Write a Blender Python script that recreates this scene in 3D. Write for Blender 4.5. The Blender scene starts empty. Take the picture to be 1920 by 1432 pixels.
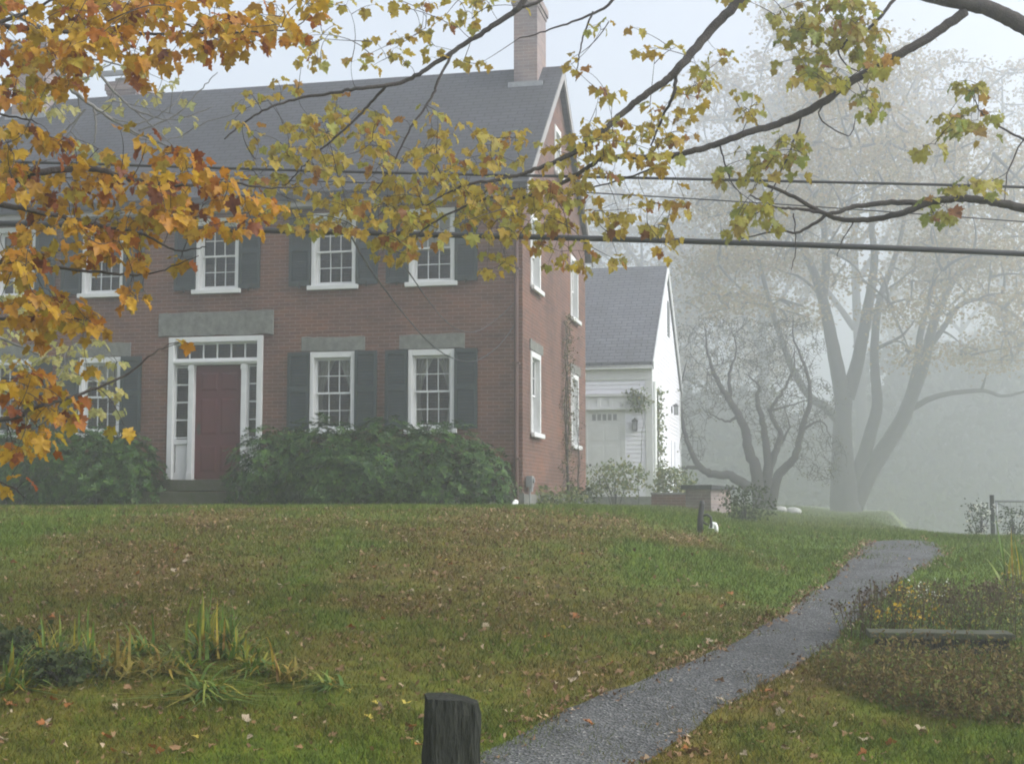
import bpy, math, random
import numpy as np
from mathutils import Vector, Matrix

# ------------------------------------------------------------------ camera, sky, sun, exposure
scene = bpy.context.scene
COL = scene.collection
F = 2600.0                       # focal length in pixels of the 1920 px wide photograph
TILT = math.atan(231 / F)
EYE = 1.6
cd = bpy.data.cameras.new("camera"); cam = bpy.data.objects.new("camera", cd); COL.objects.link(cam)
cam.location = (0, 0, EYE); cam.rotation_euler = (math.pi / 2 + TILT, 0, 0)
cd.sensor_width = 36; cd.lens = F / 1920 * 36; cd.clip_start = 0.05; cd.clip_end = 2000
scene.camera = cam

SUN_EL, SUN_AZ = 44.0, 106.0      # azimuth from +Y (away from the camera) towards +X
world = bpy.data.worlds.new("World"); scene.world = world; world.use_nodes = True
wn = world.node_tree; bg = wn.nodes["Background"]
sky = wn.nodes.new("ShaderNodeTexSky"); sky.sky_type = 'NISHITA'; sky.sun_disc = False
sky.sun_elevation = math.radians(SUN_EL); sky.sun_rotation = math.radians(SUN_AZ)
sky.air_density = 1.0; sky.dust_density = 3.0; sky.ozone_density = 1.0
hs = wn.nodes.new("ShaderNodeHueSaturation"); hs.inputs["Saturation"].default_value = 0.40
wn.links.new(sky.outputs[0], hs.inputs["Color"]); wn.links.new(hs.outputs[0], bg.inputs["Color"])
bg.inputs["Strength"].default_value = 0.15
sd = bpy.data.lights.new("sun", 'SUN'); sd.energy = 1.5; sd.angle = math.radians(40); sd.color = (1, .985, .965)
sun = bpy.data.objects.new("sun", sd); COL.objects.link(sun)
el, az = math.radians(SUN_EL), math.radians(SUN_AZ)
to_sun = Vector((math.sin(az) * math.cos(el), math.cos(az) * math.cos(el), math.sin(el)))
sun.rotation_euler = to_sun.to_track_quat('Z', 'Y').to_euler()
vs = scene.view_settings
vs.view_transform = 'Standard'; vs.look = 'None'; vs.gamma = 1; vs.exposure = 1.08
HAZE_DENSITY = 0.0086
HAZE_ANISO = 0.64
cy = scene.cycles
cy.max_bounces = 8; cy.diffuse_bounces = 3; cy.glossy_bounces = 3; cy.transmission_bounces = 4
cy.volume_bounces = 3; cy.transparent_max_bounces = 12; cy.use_denoising = True
cy.filter_width = 1.9

rng = random.Random(7)
NR = np.random.RandomState(11)

# ------------------------------------------------------------------ small maths
def ray(px, py):
    x = (px - 960) / F; y = -(py - 716) / F
    return Vector((x, math.cos(TILT) - y * math.sin(TILT), math.sin(TILT) + y * math.cos(TILT)))
def at(px, py, Y):
    d = ray(px, py); return Vector((0, 0, EYE)) + d * (Y / d.y)
def sst(a, b, x):
    t = np.clip((x - a) / (b - a), 0, 1); return t * t * (3 - 2 * t)
_H = np.random.RandomState(3).rand(256, 256)
def vnoise(x, y):
    x = np.asarray(x, float); y = np.asarray(y, float)
    xi = np.floor(x).astype(int); yi = np.floor(y).astype(int); fx = x - xi; fy = y - yi
    fx = fx * fx * (3 - 2 * fx); fy = fy * fy * (3 - 2 * fy)
    h = lambda a, b: _H[a % 256, b % 256]
    return (h(xi, yi) * (1 - fx) + h(xi + 1, yi) * fx) * (1 - fy) + (h(xi, yi + 1) * (1 - fx) + h(xi + 1, yi + 1) * fx) * fy
def fbm(x, y, o=3):
    s = 0; a = .5
    for k in range(o): s = s + a * vnoise(x * 2 ** k + 17 * k, y * 2 ** k - 9 * k); a *= .5
    return s / (1 - .5 ** o)
def terrain(x, y):
    x = np.asarray(x, float); y = np.asarray(y, float)
    Hh = 1 - (1 - np.clip((y - 6) / 14, 0, 1)) ** 1.6
    P = 1.55 - .38 * sst(.3, 4.5, x - (y - 20) * .25)
    drop = np.minimum(.036 * np.clip(y - 18.6, 0, 13) + .16 * np.maximum(0, y - 31.6), 5.0) * sst(-1.5, 2.5, x - .285 * y)
    z = P * Hh - drop + .05 * (fbm(x * .5, y * .5) - .5) + .03 * (fbm(x * 2, y * 2, 2) - .5)
    return z
def tz(x, y): return float(terrain(x, y))
def gpt(px, py, far=70):
    d = ray(px, py); t = 4.0
    while t < far:
        p = Vector((0, 0, EYE)) + d * t
        if p.z <= tz(p.x, p.y): return p
        t += .03
    return Vector((0, 0, EYE)) + d * far

# ------------------------------------------------------------------ mesh helpers
def link(o, parent=None):
    COL.objects.link(o)
    if parent is not None: o.parent = parent
    return o
def tag(o, label=None, cat=None, group=None, kind=None):
    if label: o['label'] = label
    if cat: o['category'] = cat
    if group: o['group'] = group
    if kind: o['kind'] = kind
    return o
def empty(name, loc, rz=0, parent=None):
    o = bpy.data.objects.new(name, None); o.location = loc; o.rotation_euler = (0, 0, rz)
    o.empty_display_size = .2
    return link(o, parent)
class MB:
    def __init__(s): s.v = []; s.f = []
    def add(s, vs, fs):
        n = len(s.v); s.v.extend([tuple(a) for a in vs]); s.f.extend([tuple(i + n for i in f) for f in fs])
    def box(s, x0, x1, y0, y1, z0, z1):
        s.add([(x0, y0, z0), (x1, y0, z0), (x1, y1, z0), (x0, y1, z0), (x0, y0, z1), (x1, y0, z1), (x1, y1, z1), (x0, y1, z1)],
              [(0, 3, 2, 1), (4, 5, 6, 7), (0, 1, 5, 4), (1, 2, 6, 5), (2, 3, 7, 6), (3, 0, 4, 7)])
    def poly(s, pts): s.add(pts, [tuple(range(len(pts)))])
    def tube(s, pts, rad, n=6, cap=True):
        pts = [Vector(p) for p in pts]
        if len(pts) < 2: return
        base = len(s.v); up = None
        for i, p in enumerate(pts):
            a = pts[max(0, i - 1)]; b = pts[min(len(pts) - 1, i + 1)]
            t = (b - a)
            if t.length < 1e-9: t = Vector((0, 0, 1))
            t.normalize()
            if up is None: up = t.orthogonal().normalized()
            else:
                up = up - t * up.dot(t)
                up = up.normalized() if up.length > 1e-6 else t.orthogonal().normalized()
            w = t.cross(up); r = rad[i] if hasattr(rad, '__len__') else rad
            for k in range(n):
                c = 2 * math.pi * k / n
                s.v.append(tuple(p + (up * math.cos(c) + w * math.sin(c)) * r))
        for i in range(len(pts) - 1):
            for k in range(n):
                a = base + i * n + k; b = base + i * n + (k + 1) % n
                s.f.append((a, b, b + n, a + n))
        if cap:
            s.f.append(tuple(base + k for k in reversed(range(n))))
            s.f.append(tuple(base + (len(pts) - 1) * n + k for k in range(n)))
    def build(s, name, m, parent=None, smooth=False, bevel=0, loc=None, rz=0):
        me = bpy.data.meshes.new(name); me.from_pydata(s.v, [], s.f); me.update()
        if m is not None: me.materials.append(m)
        if smooth: me.shade_smooth()
        o = bpy.data.objects.new(name, me)
        if loc is not None: o.location = loc
        o.rotation_euler = (0, 0, rz)
        link(o, parent)
        if bevel:
            b = o.modifiers.new("bevel", 'BEVEL'); b.width = bevel; b.segments = 2; b.limit_method = 'ANGLE'
        return o
def npmesh(name, co, faces, m, parent=None, attr=None):
    """co (N,3), faces (M,k) arrays; attr: name -> per vertex floats"""
    me = bpy.data.meshes.new(name); k = faces.shape[1]
    me.vertices.add(len(co)); me.vertices.foreach_set("co", np.ascontiguousarray(co, dtype=np.float32).ravel())
    me.loops.add(faces.size); me.loops.foreach_set("vertex_index", faces.astype(np.int32).ravel())
    me.polygons.add(len(faces)); me.polygons.foreach_set("loop_start", np.arange(0, faces.size, k, dtype=np.int32))
    me.update(calc_edges=True); me.validate()
    for an, av in (attr or {}).items():
        a = me.attributes.new(an, 'FLOAT', 'POINT'); a.data.foreach_set("value", np.asarray(av, dtype=np.float32))
    if m is not None: me.materials.append(m)
    return link(bpy.data.objects.new(name, me), parent)

# ------------------------------------------------------------------ materials
def nm(name):
    m = bpy.data.materials.new(name); m.use_nodes = True
    nt = m.node_tree; return m, nt, nt.nodes["Principled BSDF"]
def N(nt, t, **kw):
    n = nt.nodes.new("ShaderNode" + t)
    for k, v in kw.items():
        if k in n.inputs.keys(): n.inputs[k].default_value = v
        else: setattr(n, k, v)
    return n
def L(nt, a, b): nt.links.new(a, b)
def ramp(nt, fac, cols):
    r = nt.nodes.new("ShaderNodeValToRGB"); e = r.color_ramp.elements
    while len(e) < len(cols): e.new(0.5)
    for i, (p, c) in enumerate(cols): e[i].position = p; e[i].color = (*c, 1)
    L(nt, fac, r.inputs[0]); return r.outputs[0]
def bump(nt, bs, h, strength=.3, dist=.02):
    b = N(nt, "Bump"); b.inputs["Strength"].default_value = strength; b.inputs["Distance"].default_value = dist
    L(nt, h, b.inputs["Height"]); L(nt, b.outputs[0], bs.inputs["Normal"])
def mat(name, c, rough=.6, var=.25, scale=6, bmp=.15, spec=.4, c2=None, detail=6, metal=0, stretch=None):
    m, nt, bs = nm(name)
    tc = N(nt, "TexCoord"); nz = N(nt, "TexNoise", Scale=scale, Detail=detail, Roughness=.65); src = tc.outputs["Object"]
    if stretch:
        mp = N(nt, "Mapping"); mp.inputs["Scale"].default_value = stretch; L(nt, src, mp.inputs[0]); src = mp.outputs[0]
    L(nt, src, nz.inputs["Vector"])
    lo = c2 if c2 else tuple(max(0, a * (1 - var)) for a in c); hi = tuple(min(1, a * (1 + var * .8)) for a in c)
    L(nt, ramp(nt, nz.outputs["Fac"], [(.3, lo), (.7, hi)]), bs.inputs["Base Color"])
    bs.inputs["Roughness"].default_value = rough; bs.inputs["Specular IOR Level"].default_value = spec
    bs.inputs["Metallic"].default_value = metal
    if bmp:
        n2 = N(nt, "TexNoise", Scale=scale * (2 if stretch else 6), Detail=4); L(nt, src, n2.inputs["Vector"])
        bump(nt, bs, n2.outputs["Fac"], bmp, .02)
    return m
def wallvec(nt, sx=1.0, sz=1.0):
    tc = N(nt, "TexCoord"); sp = N(nt, "SeparateXYZ"); L(nt, tc.outputs["Object"], sp.inputs[0])
    a = N(nt, "Math", operation='ADD'); L(nt, sp.outputs[0], a.inputs[0]); L(nt, sp.outputs[1], a.inputs[1])
    z = N(nt, "Math", operation='MULTIPLY'); L(nt, sp.outputs[2], z.inputs[0]); z.inputs[1].default_value = sz
    c = N(nt, "CombineXYZ"); L(nt, a.outputs[0], c.inputs[0]); L(nt, z.outputs[0], c.inputs[1])
    return tc, c.outputs[0]
def brickmat(name, c1, c2, mort):
    m, nt, bs = nm(name)
    tc, v = wallvec(nt)
    b = N(nt, "TexBrick", Scale=1.0); L(nt, v, b.inputs["Vector"])
    b.inputs["Color1"].default_value = (*c1, 1); b.inputs["Color2"].default_value = (*c2, 1); b.inputs["Mortar"].default_value = (*mort, 1)
    b.inputs["Brick Width"].default_value = .215; b.inputs["Row Height"].default_value = .0675
    b.inputs["Mortar Size"].default_value = .0065; b.inputs["Mortar Smooth"].default_value = .3; b.inputs["Bias"].default_value = -.1
    nz = N(nt, "TexNoise", Scale=.9, Detail=8, Roughness=.7); L(nt, tc.outputs["Object"], nz.inputs["Vector"])
    st = ramp(nt, nz.outputs["Fac"], [(.28, (.45, .45, .47)), (.50, (1, 1, 1)), (.66, (1.18, 1.02, .86)), (.78, (1.5, 1.42, 1.35))])
    mp = N(nt, "Mapping"); mp.inputs["Scale"].default_value = (1.2, 1.2, 14.8); L(nt, tc.outputs["Object"], mp.inputs[0])
    nf = N(nt, "TexNoise", Scale=1.0, Detail=5); L(nt, mp.outputs[0], nf.inputs["Vector"])
    st2 = ramp(nt, nf.outputs["Fac"], [(.3, (.72, .72, .74)), (.5, (1, 1, 1)), (.68, (1.15, 1.1, 1.05)), (.78, (1.5, 1.5, 1.5))])
    mx = N(nt, "MixRGB", blend_type='MULTIPLY'); mx.inputs[0].default_value = 1; L(nt, b.outputs["Color"], mx.inputs[1]); L(nt, st, mx.inputs[2])
    my = N(nt, "MixRGB", blend_type='MULTIPLY'); my.inputs[0].default_value = .8; L(nt, mx.outputs[0], my.inputs[1]); L(nt, st2, my.inputs[2])
    L(nt, my.outputs[0], bs.inputs["Base Color"]); bs.inputs["Roughness"].default_value = .85; bs.inputs["Specular IOR Level"].default_value = .25
    iv = N(nt, "Math", operation='SUBTRACT'); iv.inputs[0].default_value = 1; L(nt, b.outputs["Fac"], iv.inputs[1])
    bump(nt, bs, iv.outputs[0], .5, .008)
    return m
def roofmat(name, c, rows=.15, zf=1.6):
    m, nt, bs = nm(name)
    tc = N(nt, "TexCoord"); sp = N(nt, "SeparateXYZ"); L(nt, tc.outputs["Object"], sp.inputs[0])
    z = N(nt, "Math", operation='MULTIPLY'); L(nt, sp.outputs[2], z.inputs[0]); z.inputs[1].default_value = zf
    cb = N(nt, "CombineXYZ"); L(nt, sp.outputs[0], cb.inputs[0]); L(nt, z.outputs[0], cb.inputs[1])
    b = N(nt, "TexBrick", Scale=1.0); L(nt, cb.outputs[0], b.inputs["Vector"])
    b.inputs["Color1"].default_value = (*[a * 1.12 for a in c], 1); b.inputs["Color2"].default_value = (*[a * .85 for a in c], 1)
    b.inputs["Mortar"].default_value = (*[a * .28 for a in c], 1)
    b.inputs["Brick Width"].default_value = .33; b.inputs["Row Height"].default_value = rows; b.inputs["Mortar Size"].default_value = .016
    nz = N(nt, "TexNoise", Scale=.7, Detail=7, Roughness=.65); L(nt, tc.outputs["Object"], nz.inputs["Vector"])
    st = ramp(nt, nz.outputs["Fac"], [(.3, (.75, .76, .75)), (.7, (1.1, 1.1, 1.12))])
    mx = N(nt, "MixRGB", blend_type='MULTIPLY'); mx.inputs[0].default_value = 1; L(nt, b.outputs["Color"], mx.inputs[1]); L(nt, st, mx.inputs[2])
    L(nt, mx.outputs[0], bs.inputs["Base Color"]); bs.inputs["Roughness"].default_value = .7; bs.inputs["Specular IOR Level"].default_value = .3
    iv = N(nt, "Math", operation='SUBTRACT'); iv.inputs[0].default_value = 1; L(nt, b.outputs["Fac"], iv.inputs[1]); bump(nt, bs, iv.outputs[0], .5, .012)
    return m
def leafmat(name, cols, trans=.52, rough=.45, spec=.35, spots=True):
    """leaf colours drawn per leaf (each leaf is a mesh island)"""
    m, nt, bs = nm(name)
    g = N(nt, "NewGeometry"); c = ramp(nt, g.outputs["Random Per Island"], cols)
    tc = N(nt, "TexCoord"); nz = N(nt, "TexNoise", Scale=28 if spots else 9, Detail=3); L(nt, tc.outputs["Object"], nz.inputs["Vector"])
    st = ramp(nt, nz.outputs["Fac"], [(.33, (.5, .38, .3)), (.47, (1, 1, 1)), (.75, (1.1, 1.12, 1.0))])
    mx = N(nt, "MixRGB", blend_type='MULTIPLY'); mx.inputs[0].default_value = .8; L(nt, c, mx.inputs[1]); L(nt, st, mx.inputs[2])
    L(nt, mx.outputs[0], bs.inputs["Base Color"]); bs.inputs["Roughness"].default_value = rough; bs.inputs["Specular IOR Level"].default_value = spec
    t = N(nt, "BsdfTranslucent"); L(nt, mx.outputs[0], t.inputs["Color"])
    ms = N(nt, "MixShader"); ms.inputs[0].default_value = trans
    L(nt, bs.outputs[0], ms.inputs[1]); L(nt, t.outputs[0], ms.inputs[2]); L(nt, ms.outputs[0], nt.nodes["Material Output"].inputs["Surface"])
    return m
def glassmat(name):
    m, nt, bs = nm(name)
    nt.nodes.remove(bs)
    tr = N(nt, "BsdfTransparent"); tr.inputs[0].default_value = (.82, .86, .85, 1)
    gl = N(nt, "BsdfGlossy"); gl.inputs["Roughness"].default_value = .04; gl.inputs["Color"].default_value = (.9, .93, .95, 1)
    fr = N(nt, "Fresnel"); fr.inputs[0].default_value = 1.5
    tc = N(nt, "TexCoord"); nz = N(nt, "TexNoise", Scale=2.5, Detail=1); L(nt, tc.outputs["Object"], nz.inputs["Vector"])
    b = N(nt, "Bump"); b.inputs["Strength"].default_value = .12; b.inputs["Distance"].default_value = .05
    L(nt, nz.outputs["Fac"], b.inputs["Height"]); L(nt, b.outputs[0], gl.inputs["Normal"])
    ms = N(nt, "MixShader"); L(nt, fr.outputs[0], ms.inputs[0]); L(nt, tr.outputs[0], ms.inputs[1]); L(nt, gl.outputs[0], ms.inputs[2])
    L(nt, ms.outputs[0], nt.nodes["Material Output"].inputs["Surface"])
    return m
M = {}
M['brick'] = brickmat("brick", (.150, .070, .050), (.105, .054, .042), (.20, .165, .145))
M['brick_hazed'] = brickmat("chimney_brick", (.25, .20, .195), (.21, .165, .16), (.28, .26, .255))  # fog paleness is painted into this brick colour
M['slate'] = roofmat("roof_shingle", (.052, .054, .061))
M['barn_roof'] = roofmat("barn_shingle", (.105, .11, .125), .15, 1.55)
M['granite'] = mat("granite", (.165, .17, .155), .8, .35, 9, .3, .3)
M['white'] = mat("white_paint", (.62, .63, .63), .5, .08, 3, .04)
M['clap'] = mat("white_clapboard", (.80, .80, .86), .55, .07, 2.5, .03)
M['trim'] = mat("grey_trim", (.30, .29, .29), .6, .15, 3, .05)
M['shutter'] = mat("shutter_paint", (.026, .038, .040), .5, .25, 5, .06)
M['door'] = mat("red_door_paint", (.075, .008, .012), .45, .2, 3, .04)
M['downpipe'] = mat("brown_pipe", (.085, .042, .035), .5, .25, 4, .05)
M['glass'] = glassmat("window_glass")
M['curtain'] = mat("curtain_cloth", (.42, .40, .35), .9, .15, 12, .1)
M['dark'] = mat("dark_inside", (.03, .03, .03), .9, .2, 2, 0)
M['iron'] = mat("black_iron", (.03, .03, .032), .5, .3, 20, .1)
M['steel'] = mat("grey_metal", (.28, .29, .3), .45, .2, 15, .08, metal=.5)
M['cable'] = mat("cable_rubber", (.035, .037, .04), .5, .25, 3, .1)
M['bark'] = mat("wet_bark", (.055, .045, .04), .75, .45, 14, .6, c2=(.028, .024, .024))
M['bark_far'] = mat("grey_bark", (.038, .036, .034), .85, .4, 3, .5)
M['bark_dark'] = mat("dark_apple_bark", (.035, .031, .03), .85, .4, 3, .5)
M['bark_grey'] = mat("pale_grey_bark", (.16, .155, .145), .8, .35, 6, .4)
M['timber'] = mat("weathered_timber", (.036, .038, .033), .95, .45, 9, 1.0, spec=.1, c2=(.008, .010, .009), stretch=(5, 5, .7))
M['stone'] = mat("pale_stone", (.36, .36, .35), .8, .2, 6, .3)
M['slab'] = mat("mossy_granite", (.062, .058, .048), .85, .4, 9, .5, c2=(.04, .052, .016))
M['white_plastic'] = mat("white_plastic", (.85, .87, .86), .4, .05, 4, 0)
OR = [(0, (0.528, 0.29, 0.022)), (0.28, (0.546, 0.352, 0.026)), (0.48, (0.51, 0.22, 0.018)), (0.68, (0.405, 0.334, 0.035)), (0.83, (0.44, 0.158, 0.016)), (0.94, (0.264, 0.075, 0.016)), (1.0, (0.141, 0.044, 0.019))]
YE = [(0.0, (0.546, 0.405, 0.053)), (0.3, (0.484, 0.405, 0.066)), (0.5, (0.546, 0.352, 0.044)), (0.7, (0.37, 0.387, 0.079)), (0.86, (0.422, 0.334, 0.062)), (0.95, (0.422, 0.194, 0.044)), (1.0, (0.246, 0.106, 0.04))]
YG = [(0.0, (0.37, 0.352, 0.07)), (0.3, (0.422, 0.37, 0.062)), (0.5, (0.29, 0.334, 0.07)), (0.7, (0.44, 0.308, 0.053)), (0.85, (0.211, 0.29, 0.07)), (0.95, (0.396, 0.211, 0.053)), (1.0, (0.264, 0.114, 0.044))]
PA = [(0, (.42, .40, .14)), (.5, (.48, .42, .12)), (1, (.36, .40, .16))]
M['leaf_orange'] = leafmat("orange_maple_leaf", OR)
M['leaf_yellow'] = leafmat("yellow_maple_leaf", YE)
M['leaf_green'] = leafmat("yellow_green_maple_leaf", YG)
M['leaf_pale'] = leafmat("pale_yellow_leaf", PA)
M['leaf_far'] = leafmat("autumn_crown_leaf", [(0, (.34, .22, .08)), (.5, (.30, .23, .09)), (1, (.24, .21, .10))], .4, .7, .1, False)
M['leaf_grey'] = leafmat("grey_green_leaf", [(0, (.12, .13, .07)), (1, (.18, .16, .08))], .3, .7, .1, False)
M['leaf_wood'] = leafmat("far_wood_leaf", [(0, (.035, .045, .03)), (1, (.06, .06, .035))], .15, .8, .1, False)
M['rhodo'] = leafmat("rhododendron_leaf", [(0, (.010, .036, .003)), (.5, (.020, .066, .004)), (.85, (.038, .098, .006)), (1, (.075, .14, .015))], .10, .55, .25, False)
M['shrub'] = leafmat("shrub_leaf", [(0, (.10, .15, .06)), (.6, (.17, .21, .08)), (1, (.26, .25, .08))], .35, .5, .3, False)
M['shrub_dark'] = leafmat("dull_shrub_leaf", [(0, (.028, .05, .018)), (1, (.065, .085, .03))], .2, .6, .2, False)
M['strap'] = leafmat("daylily_blade", [(0, (.07, .15, .02)), (.45, (.13, .22, .03)), (.7, (.30, .30, .04)), (.9, (.45, .32, .04)), (1, (.26, .14, .04))], .35, .45, .35, False)
M['strap_dry'] = leafmat("dry_blade", [(0, (.10, .12, .03)), (.5, (.26, .21, .05)), (.8, (.38, .28, .06)), (1, (.18, .09, .03))], .3, .6, .2, False)
M['stem_dry'] = leafmat("dry_stem", [(0, (.09, .065, .045)), (.6, (.16, .12, .07)), (1, (.12, .14, .06))], .15, .8, .1, False)
M['seed'] = leafmat("seed_head", [(0, (.075, .05, .04)), (1, (.15, .11, .075))], .1, .9, .1, False)
M['petal'] = leafmat("yellow_petal", [(0, (.55, .33, .02)), (1, (.6, .42, .05))], .4, .6, .1, False)
M['petal_white'] = leafmat("white_petal", [(0, (.75, .78, .74)), (1, (.85, .85, .8))], .4, .6, .1, False)
M['bedleaf'] = leafmat("perennial_leaf", [(0, (.10, .15, .05)), (.6, (.18, .22, .07)), (1, (.38, .35, .06))], .3, .6, .2, False)
M['weed'] = leafmat("brown_weed_leaf", [(0, (.10, .07, .028)), (.35, (.18, .125, .05)), (.6, (.24, .19, .07)), (.8, (.15, .18, .04)), (1, (.09, .14, .03))], .25, .8, .1, False)
M['litter'] = leafmat("fallen_leaf_litter", [(0, (.10, .05, .022)), (.3, (.17, .09, .04)), (.6, (.25, .15, .075)), (.86, (.31, .21, .12)), (1, (.44, .35, .25))], .15, .6, .25, False)
M['litter_pale'] = leafmat("fallen_leaf_pale", [(0, (.30, .23, .15)), (1, (.44, .37, .28))], .2, .6, .25, False)
M['litter_rust'] = leafmat("fallen_leaf_rust", [(0, (.26, .085, .03)), (1, (.36, .15, .04))], .2, .6, .25, False)
M['litter_yellow'] = leafmat("fallen_leaf_yellow", [(0, (.5, .38, .06)), (1, (.55, .46, .1))], .3, .6, .25, False)
def lawnmat(name, tr):
    m, nt, bs = nm(name)
    a = N(nt, "Attribute"); a.attribute_name = "brown"
    gi = N(nt, "NewGeometry")
    nz = N(nt, "TexNoise", Scale=7, Detail=5); L(nt, gi.outputs["Position"], nz.inputs["Vector"])
    gr = ramp(nt, nz.outputs["Fac"], [(.3, (.052, .094, .006)), (.55, (.086, .142, .009)), (.75, (.132, .166, .013))])
    br = ramp(nt, nz.outputs["Fac"], [(.3, (.078, .058, .010)), (.55, (.126, .096, .017)), (.75, (.175, .140, .027))])
    mx = N(nt, "MixRGB"); L(nt, a.outputs["Fac"], mx.inputs[0]); L(nt, gr, mx.inputs[1]); L(nt, br, mx.inputs[2])
    out = mx.outputs[0]
    if tr:
        rr = ramp(nt, gi.outputs["Random Per Island"], [(0, (.65, .7, .6)), (.6, (1.1, 1.1, 1)), (.93, (1.35, 1.25, 1)), (1, (2.0, 1.7, 1.5))])
        m2 = N(nt, "MixRGB", blend_type='MULTIPLY'); m2.inputs[0].default_value = 1; L(nt, out, m2.inputs[1]); L(nt, rr, m2.inputs[2]); out = m2.outputs[0]
    L(nt, out, bs.inputs["Base Color"]); bs.inputs["Roughness"].default_value = .75; bs.inputs["Specular IOR Level"].default_value = .15
    n2 = N(nt, "TexNoise", Scale=40, Detail=4); L(nt, gi.outputs["Position"], n2.inputs["Vector"]); bump(nt, bs, n2.outputs["Fac"], .5, .03)
    return m
M['lawn'] = lawnmat("lawn_soil", False); M['blade'] = lawnmat("grass_blade", True)
def gravelmat():
    m, nt, bs = nm("gravel")
    g = N(nt, "NewGeometry"); v = N(nt, "TexVoronoi", Scale=60); L(nt, g.outputs["Position"], v.inputs["Vector"])
    c = ramp(nt, v.outputs["Color"], [(0, (.036, .038, .039)), (.5, (.085, .089, .092)), (.85, (.145, .15, .152)), (1, (.36, .35, .33))])
    nz = N(nt, "TexNoise", Scale=2.2, Detail=9, Roughness=.7); L(nt, g.outputs["Position"], nz.inputs["Vector"])
    st = ramp(nt, nz.outputs["Fac"], [(.28, (.5, .5, .49)), (.5, (.95, .95, .94)), (.72, (1.2, 1.2, 1.17))])
    mx = N(nt, "MixRGB", blend_type='MULTIPLY'); mx.inputs[0].default_value = 1; L(nt, c, mx.inputs[1]); L(nt, st, mx.inputs[2])
    L(nt, mx.outputs[0], bs.inputs["Base Color"]); bs.inputs["Roughness"].default_value = .85; bs.inputs["Specular IOR Level"].default_value = .3
    bump(nt, bs, v.outputs["Distance"], .9, .02)
    return m
M['gravel'] = gravelmat()

# ------------------------------------------------------------------ ground
PATH_L = [gpt(*p) for p in [(820, 1480), (930, 1400), (1060, 1335), (1180, 1285), (1300, 1238), (1380, 1200), (1450, 1164), (1510, 1125), (1560, 1085), (1595, 1050), (1622, 1022), (1640, 1015)]]
PATH_R = [gpt(*p) for p in [(1090, 1480), (1215, 1428), (1330, 1345), (1440, 1282), (1505, 1240), (1560, 1210), (1605, 1165), (1640, 1130), (1680, 1095), (1735, 1066), (1770, 1043), (1752, 1017)]]
def resample(pts, n):
    P = np.array([tuple(p)[:2] for p in pts]); d = np.r_[0, np.cumsum(np.linalg.norm(np.diff(P, axis=0), axis=1))]
    t = np.linspace(0, d[-1], n); return np.stack([np.interp(t, d, P[:, 0]), np.interp(t, d, P[:, 1])], 1)
NPATH = 90
pl, pr = resample(PATH_L, NPATH), resample(PATH_R, NPATH)
for arr, ph in ((pl, 0), (pr, 5)):
    s = np.arange(NPATH); arr[:, 0] += .10 * (fbm(s * .35 + ph, s * 0 + ph, 3) - .5) ; arr[:, 1] += .12 * (fbm(s * .33 + 9 + ph, s * 0, 3) - .5)
pathpoly = np.concatenate([pl, pr[::-1]])
def in_poly(x, y, poly):
    x = np.asarray(x); y = np.asarray(y); r = np.zeros(x.shape, bool); j = len(poly) - 1
    for i in range(len(poly)):
        xi, yi = poly[i]; xj, yj = poly[j]
        c = ((yi > y) != (yj > y)) & (x < (xj - xi) * (y - yi) / (yj - yi + 1e-12) + xi); r ^= c; j = i
    return r
def brownness(x, y):
    b = .52 + 1.8 * (fbm(x * .55 + 3, y * .45, 4) - .5) + 1.2 * (fbm(x * 2.2, y * 1.6, 3) - .5)
    for cx_, cy_, rx, ry, w in ((-2.2, 12, 2.6, 4, .4), (-1.2, 16.5, 3.2, 2.2, .2), (.9, 9.5, 1.0, 1.2, .1), (1.4, 7.6, .9, .9, .35), (2.7, 13.5, 1.0, 2, -.45),
                               (-.6, 7.6, .9, .8, -.7), (5.4, 15, 1.9, 4.5, -1.3), (4.5, 19, 3, 2.2, -.8), (0, 22.5, 9, 1.9, -.75), (2.5, 7.6, .9, 1, -.45), (1.2, 14.5, .8, 2, -.4), (3, 24, 5, 4, -.5)):
        b = b + w * np.exp(-((x - cx_) / rx) ** 2 - ((y - cy_) / ry) ** 2)
    b = b * (1 - sst(21, 25, y)) + .25 * sst(21, 25, y)
    return np.clip(b, 0, 1)
def grade(a, b, fine_a, fine_b, step, n_out):
    mid = np.arange(fine_a, fine_b + step / 2, step)
    lo = fine_a - (fine_a - a) * (np.linspace(0, 1, n_out)[1:] ** 2.5); hi = fine_b + (b - fine_b) * (np.linspace(0, 1, n_out)[1:] ** 2.5)
    return np.r_[lo[::-1], mid, hi]
gx = grade(-280, 280, -8, 8, .14, 45); gy = grade(-120, 280, 3, 27, .14, 45)
GX, GY = np.meshgrid(gx, gy); gco = np.stack([GX.ravel(), GY.ravel(), terrain(GX, GY).ravel()], 1)
nx = len(gx); ii, jj = np.meshgrid(np.arange(nx - 1), np.arange(len(gy) - 1)); q = (jj * nx + ii).ravel()
ground = npmesh("ground", gco, np.stack([q, q + 1, q + 1 + nx, q + nx], 1), M['lawn'], None, {"brown": brownness(gco[:, 0], gco[:, 1])})
ground.data.shade_smooth(); tag(ground, "sloping lawn of worn autumn grass", "ground", kind='structure')
K = 13
pc = []
for i in range(NPATH):
    for k in range(K):
        a = pl[i] + (pr[i] - pl[i]) * k / (K - 1); pc.append((a[0], a[1], tz(*a) + .006 + .02 * math.sin(math.pi * k / (K - 1))))
ii, jj = np.meshgrid(np.arange(K - 1), np.arange(NPATH - 1)); q = (jj * K + ii).ravel()
path = npmesh("path", np.array(pc), np.stack([q, q + 1, q + 1 + K, q + K], 1), M['gravel']); path.data.shade_smooth()
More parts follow.
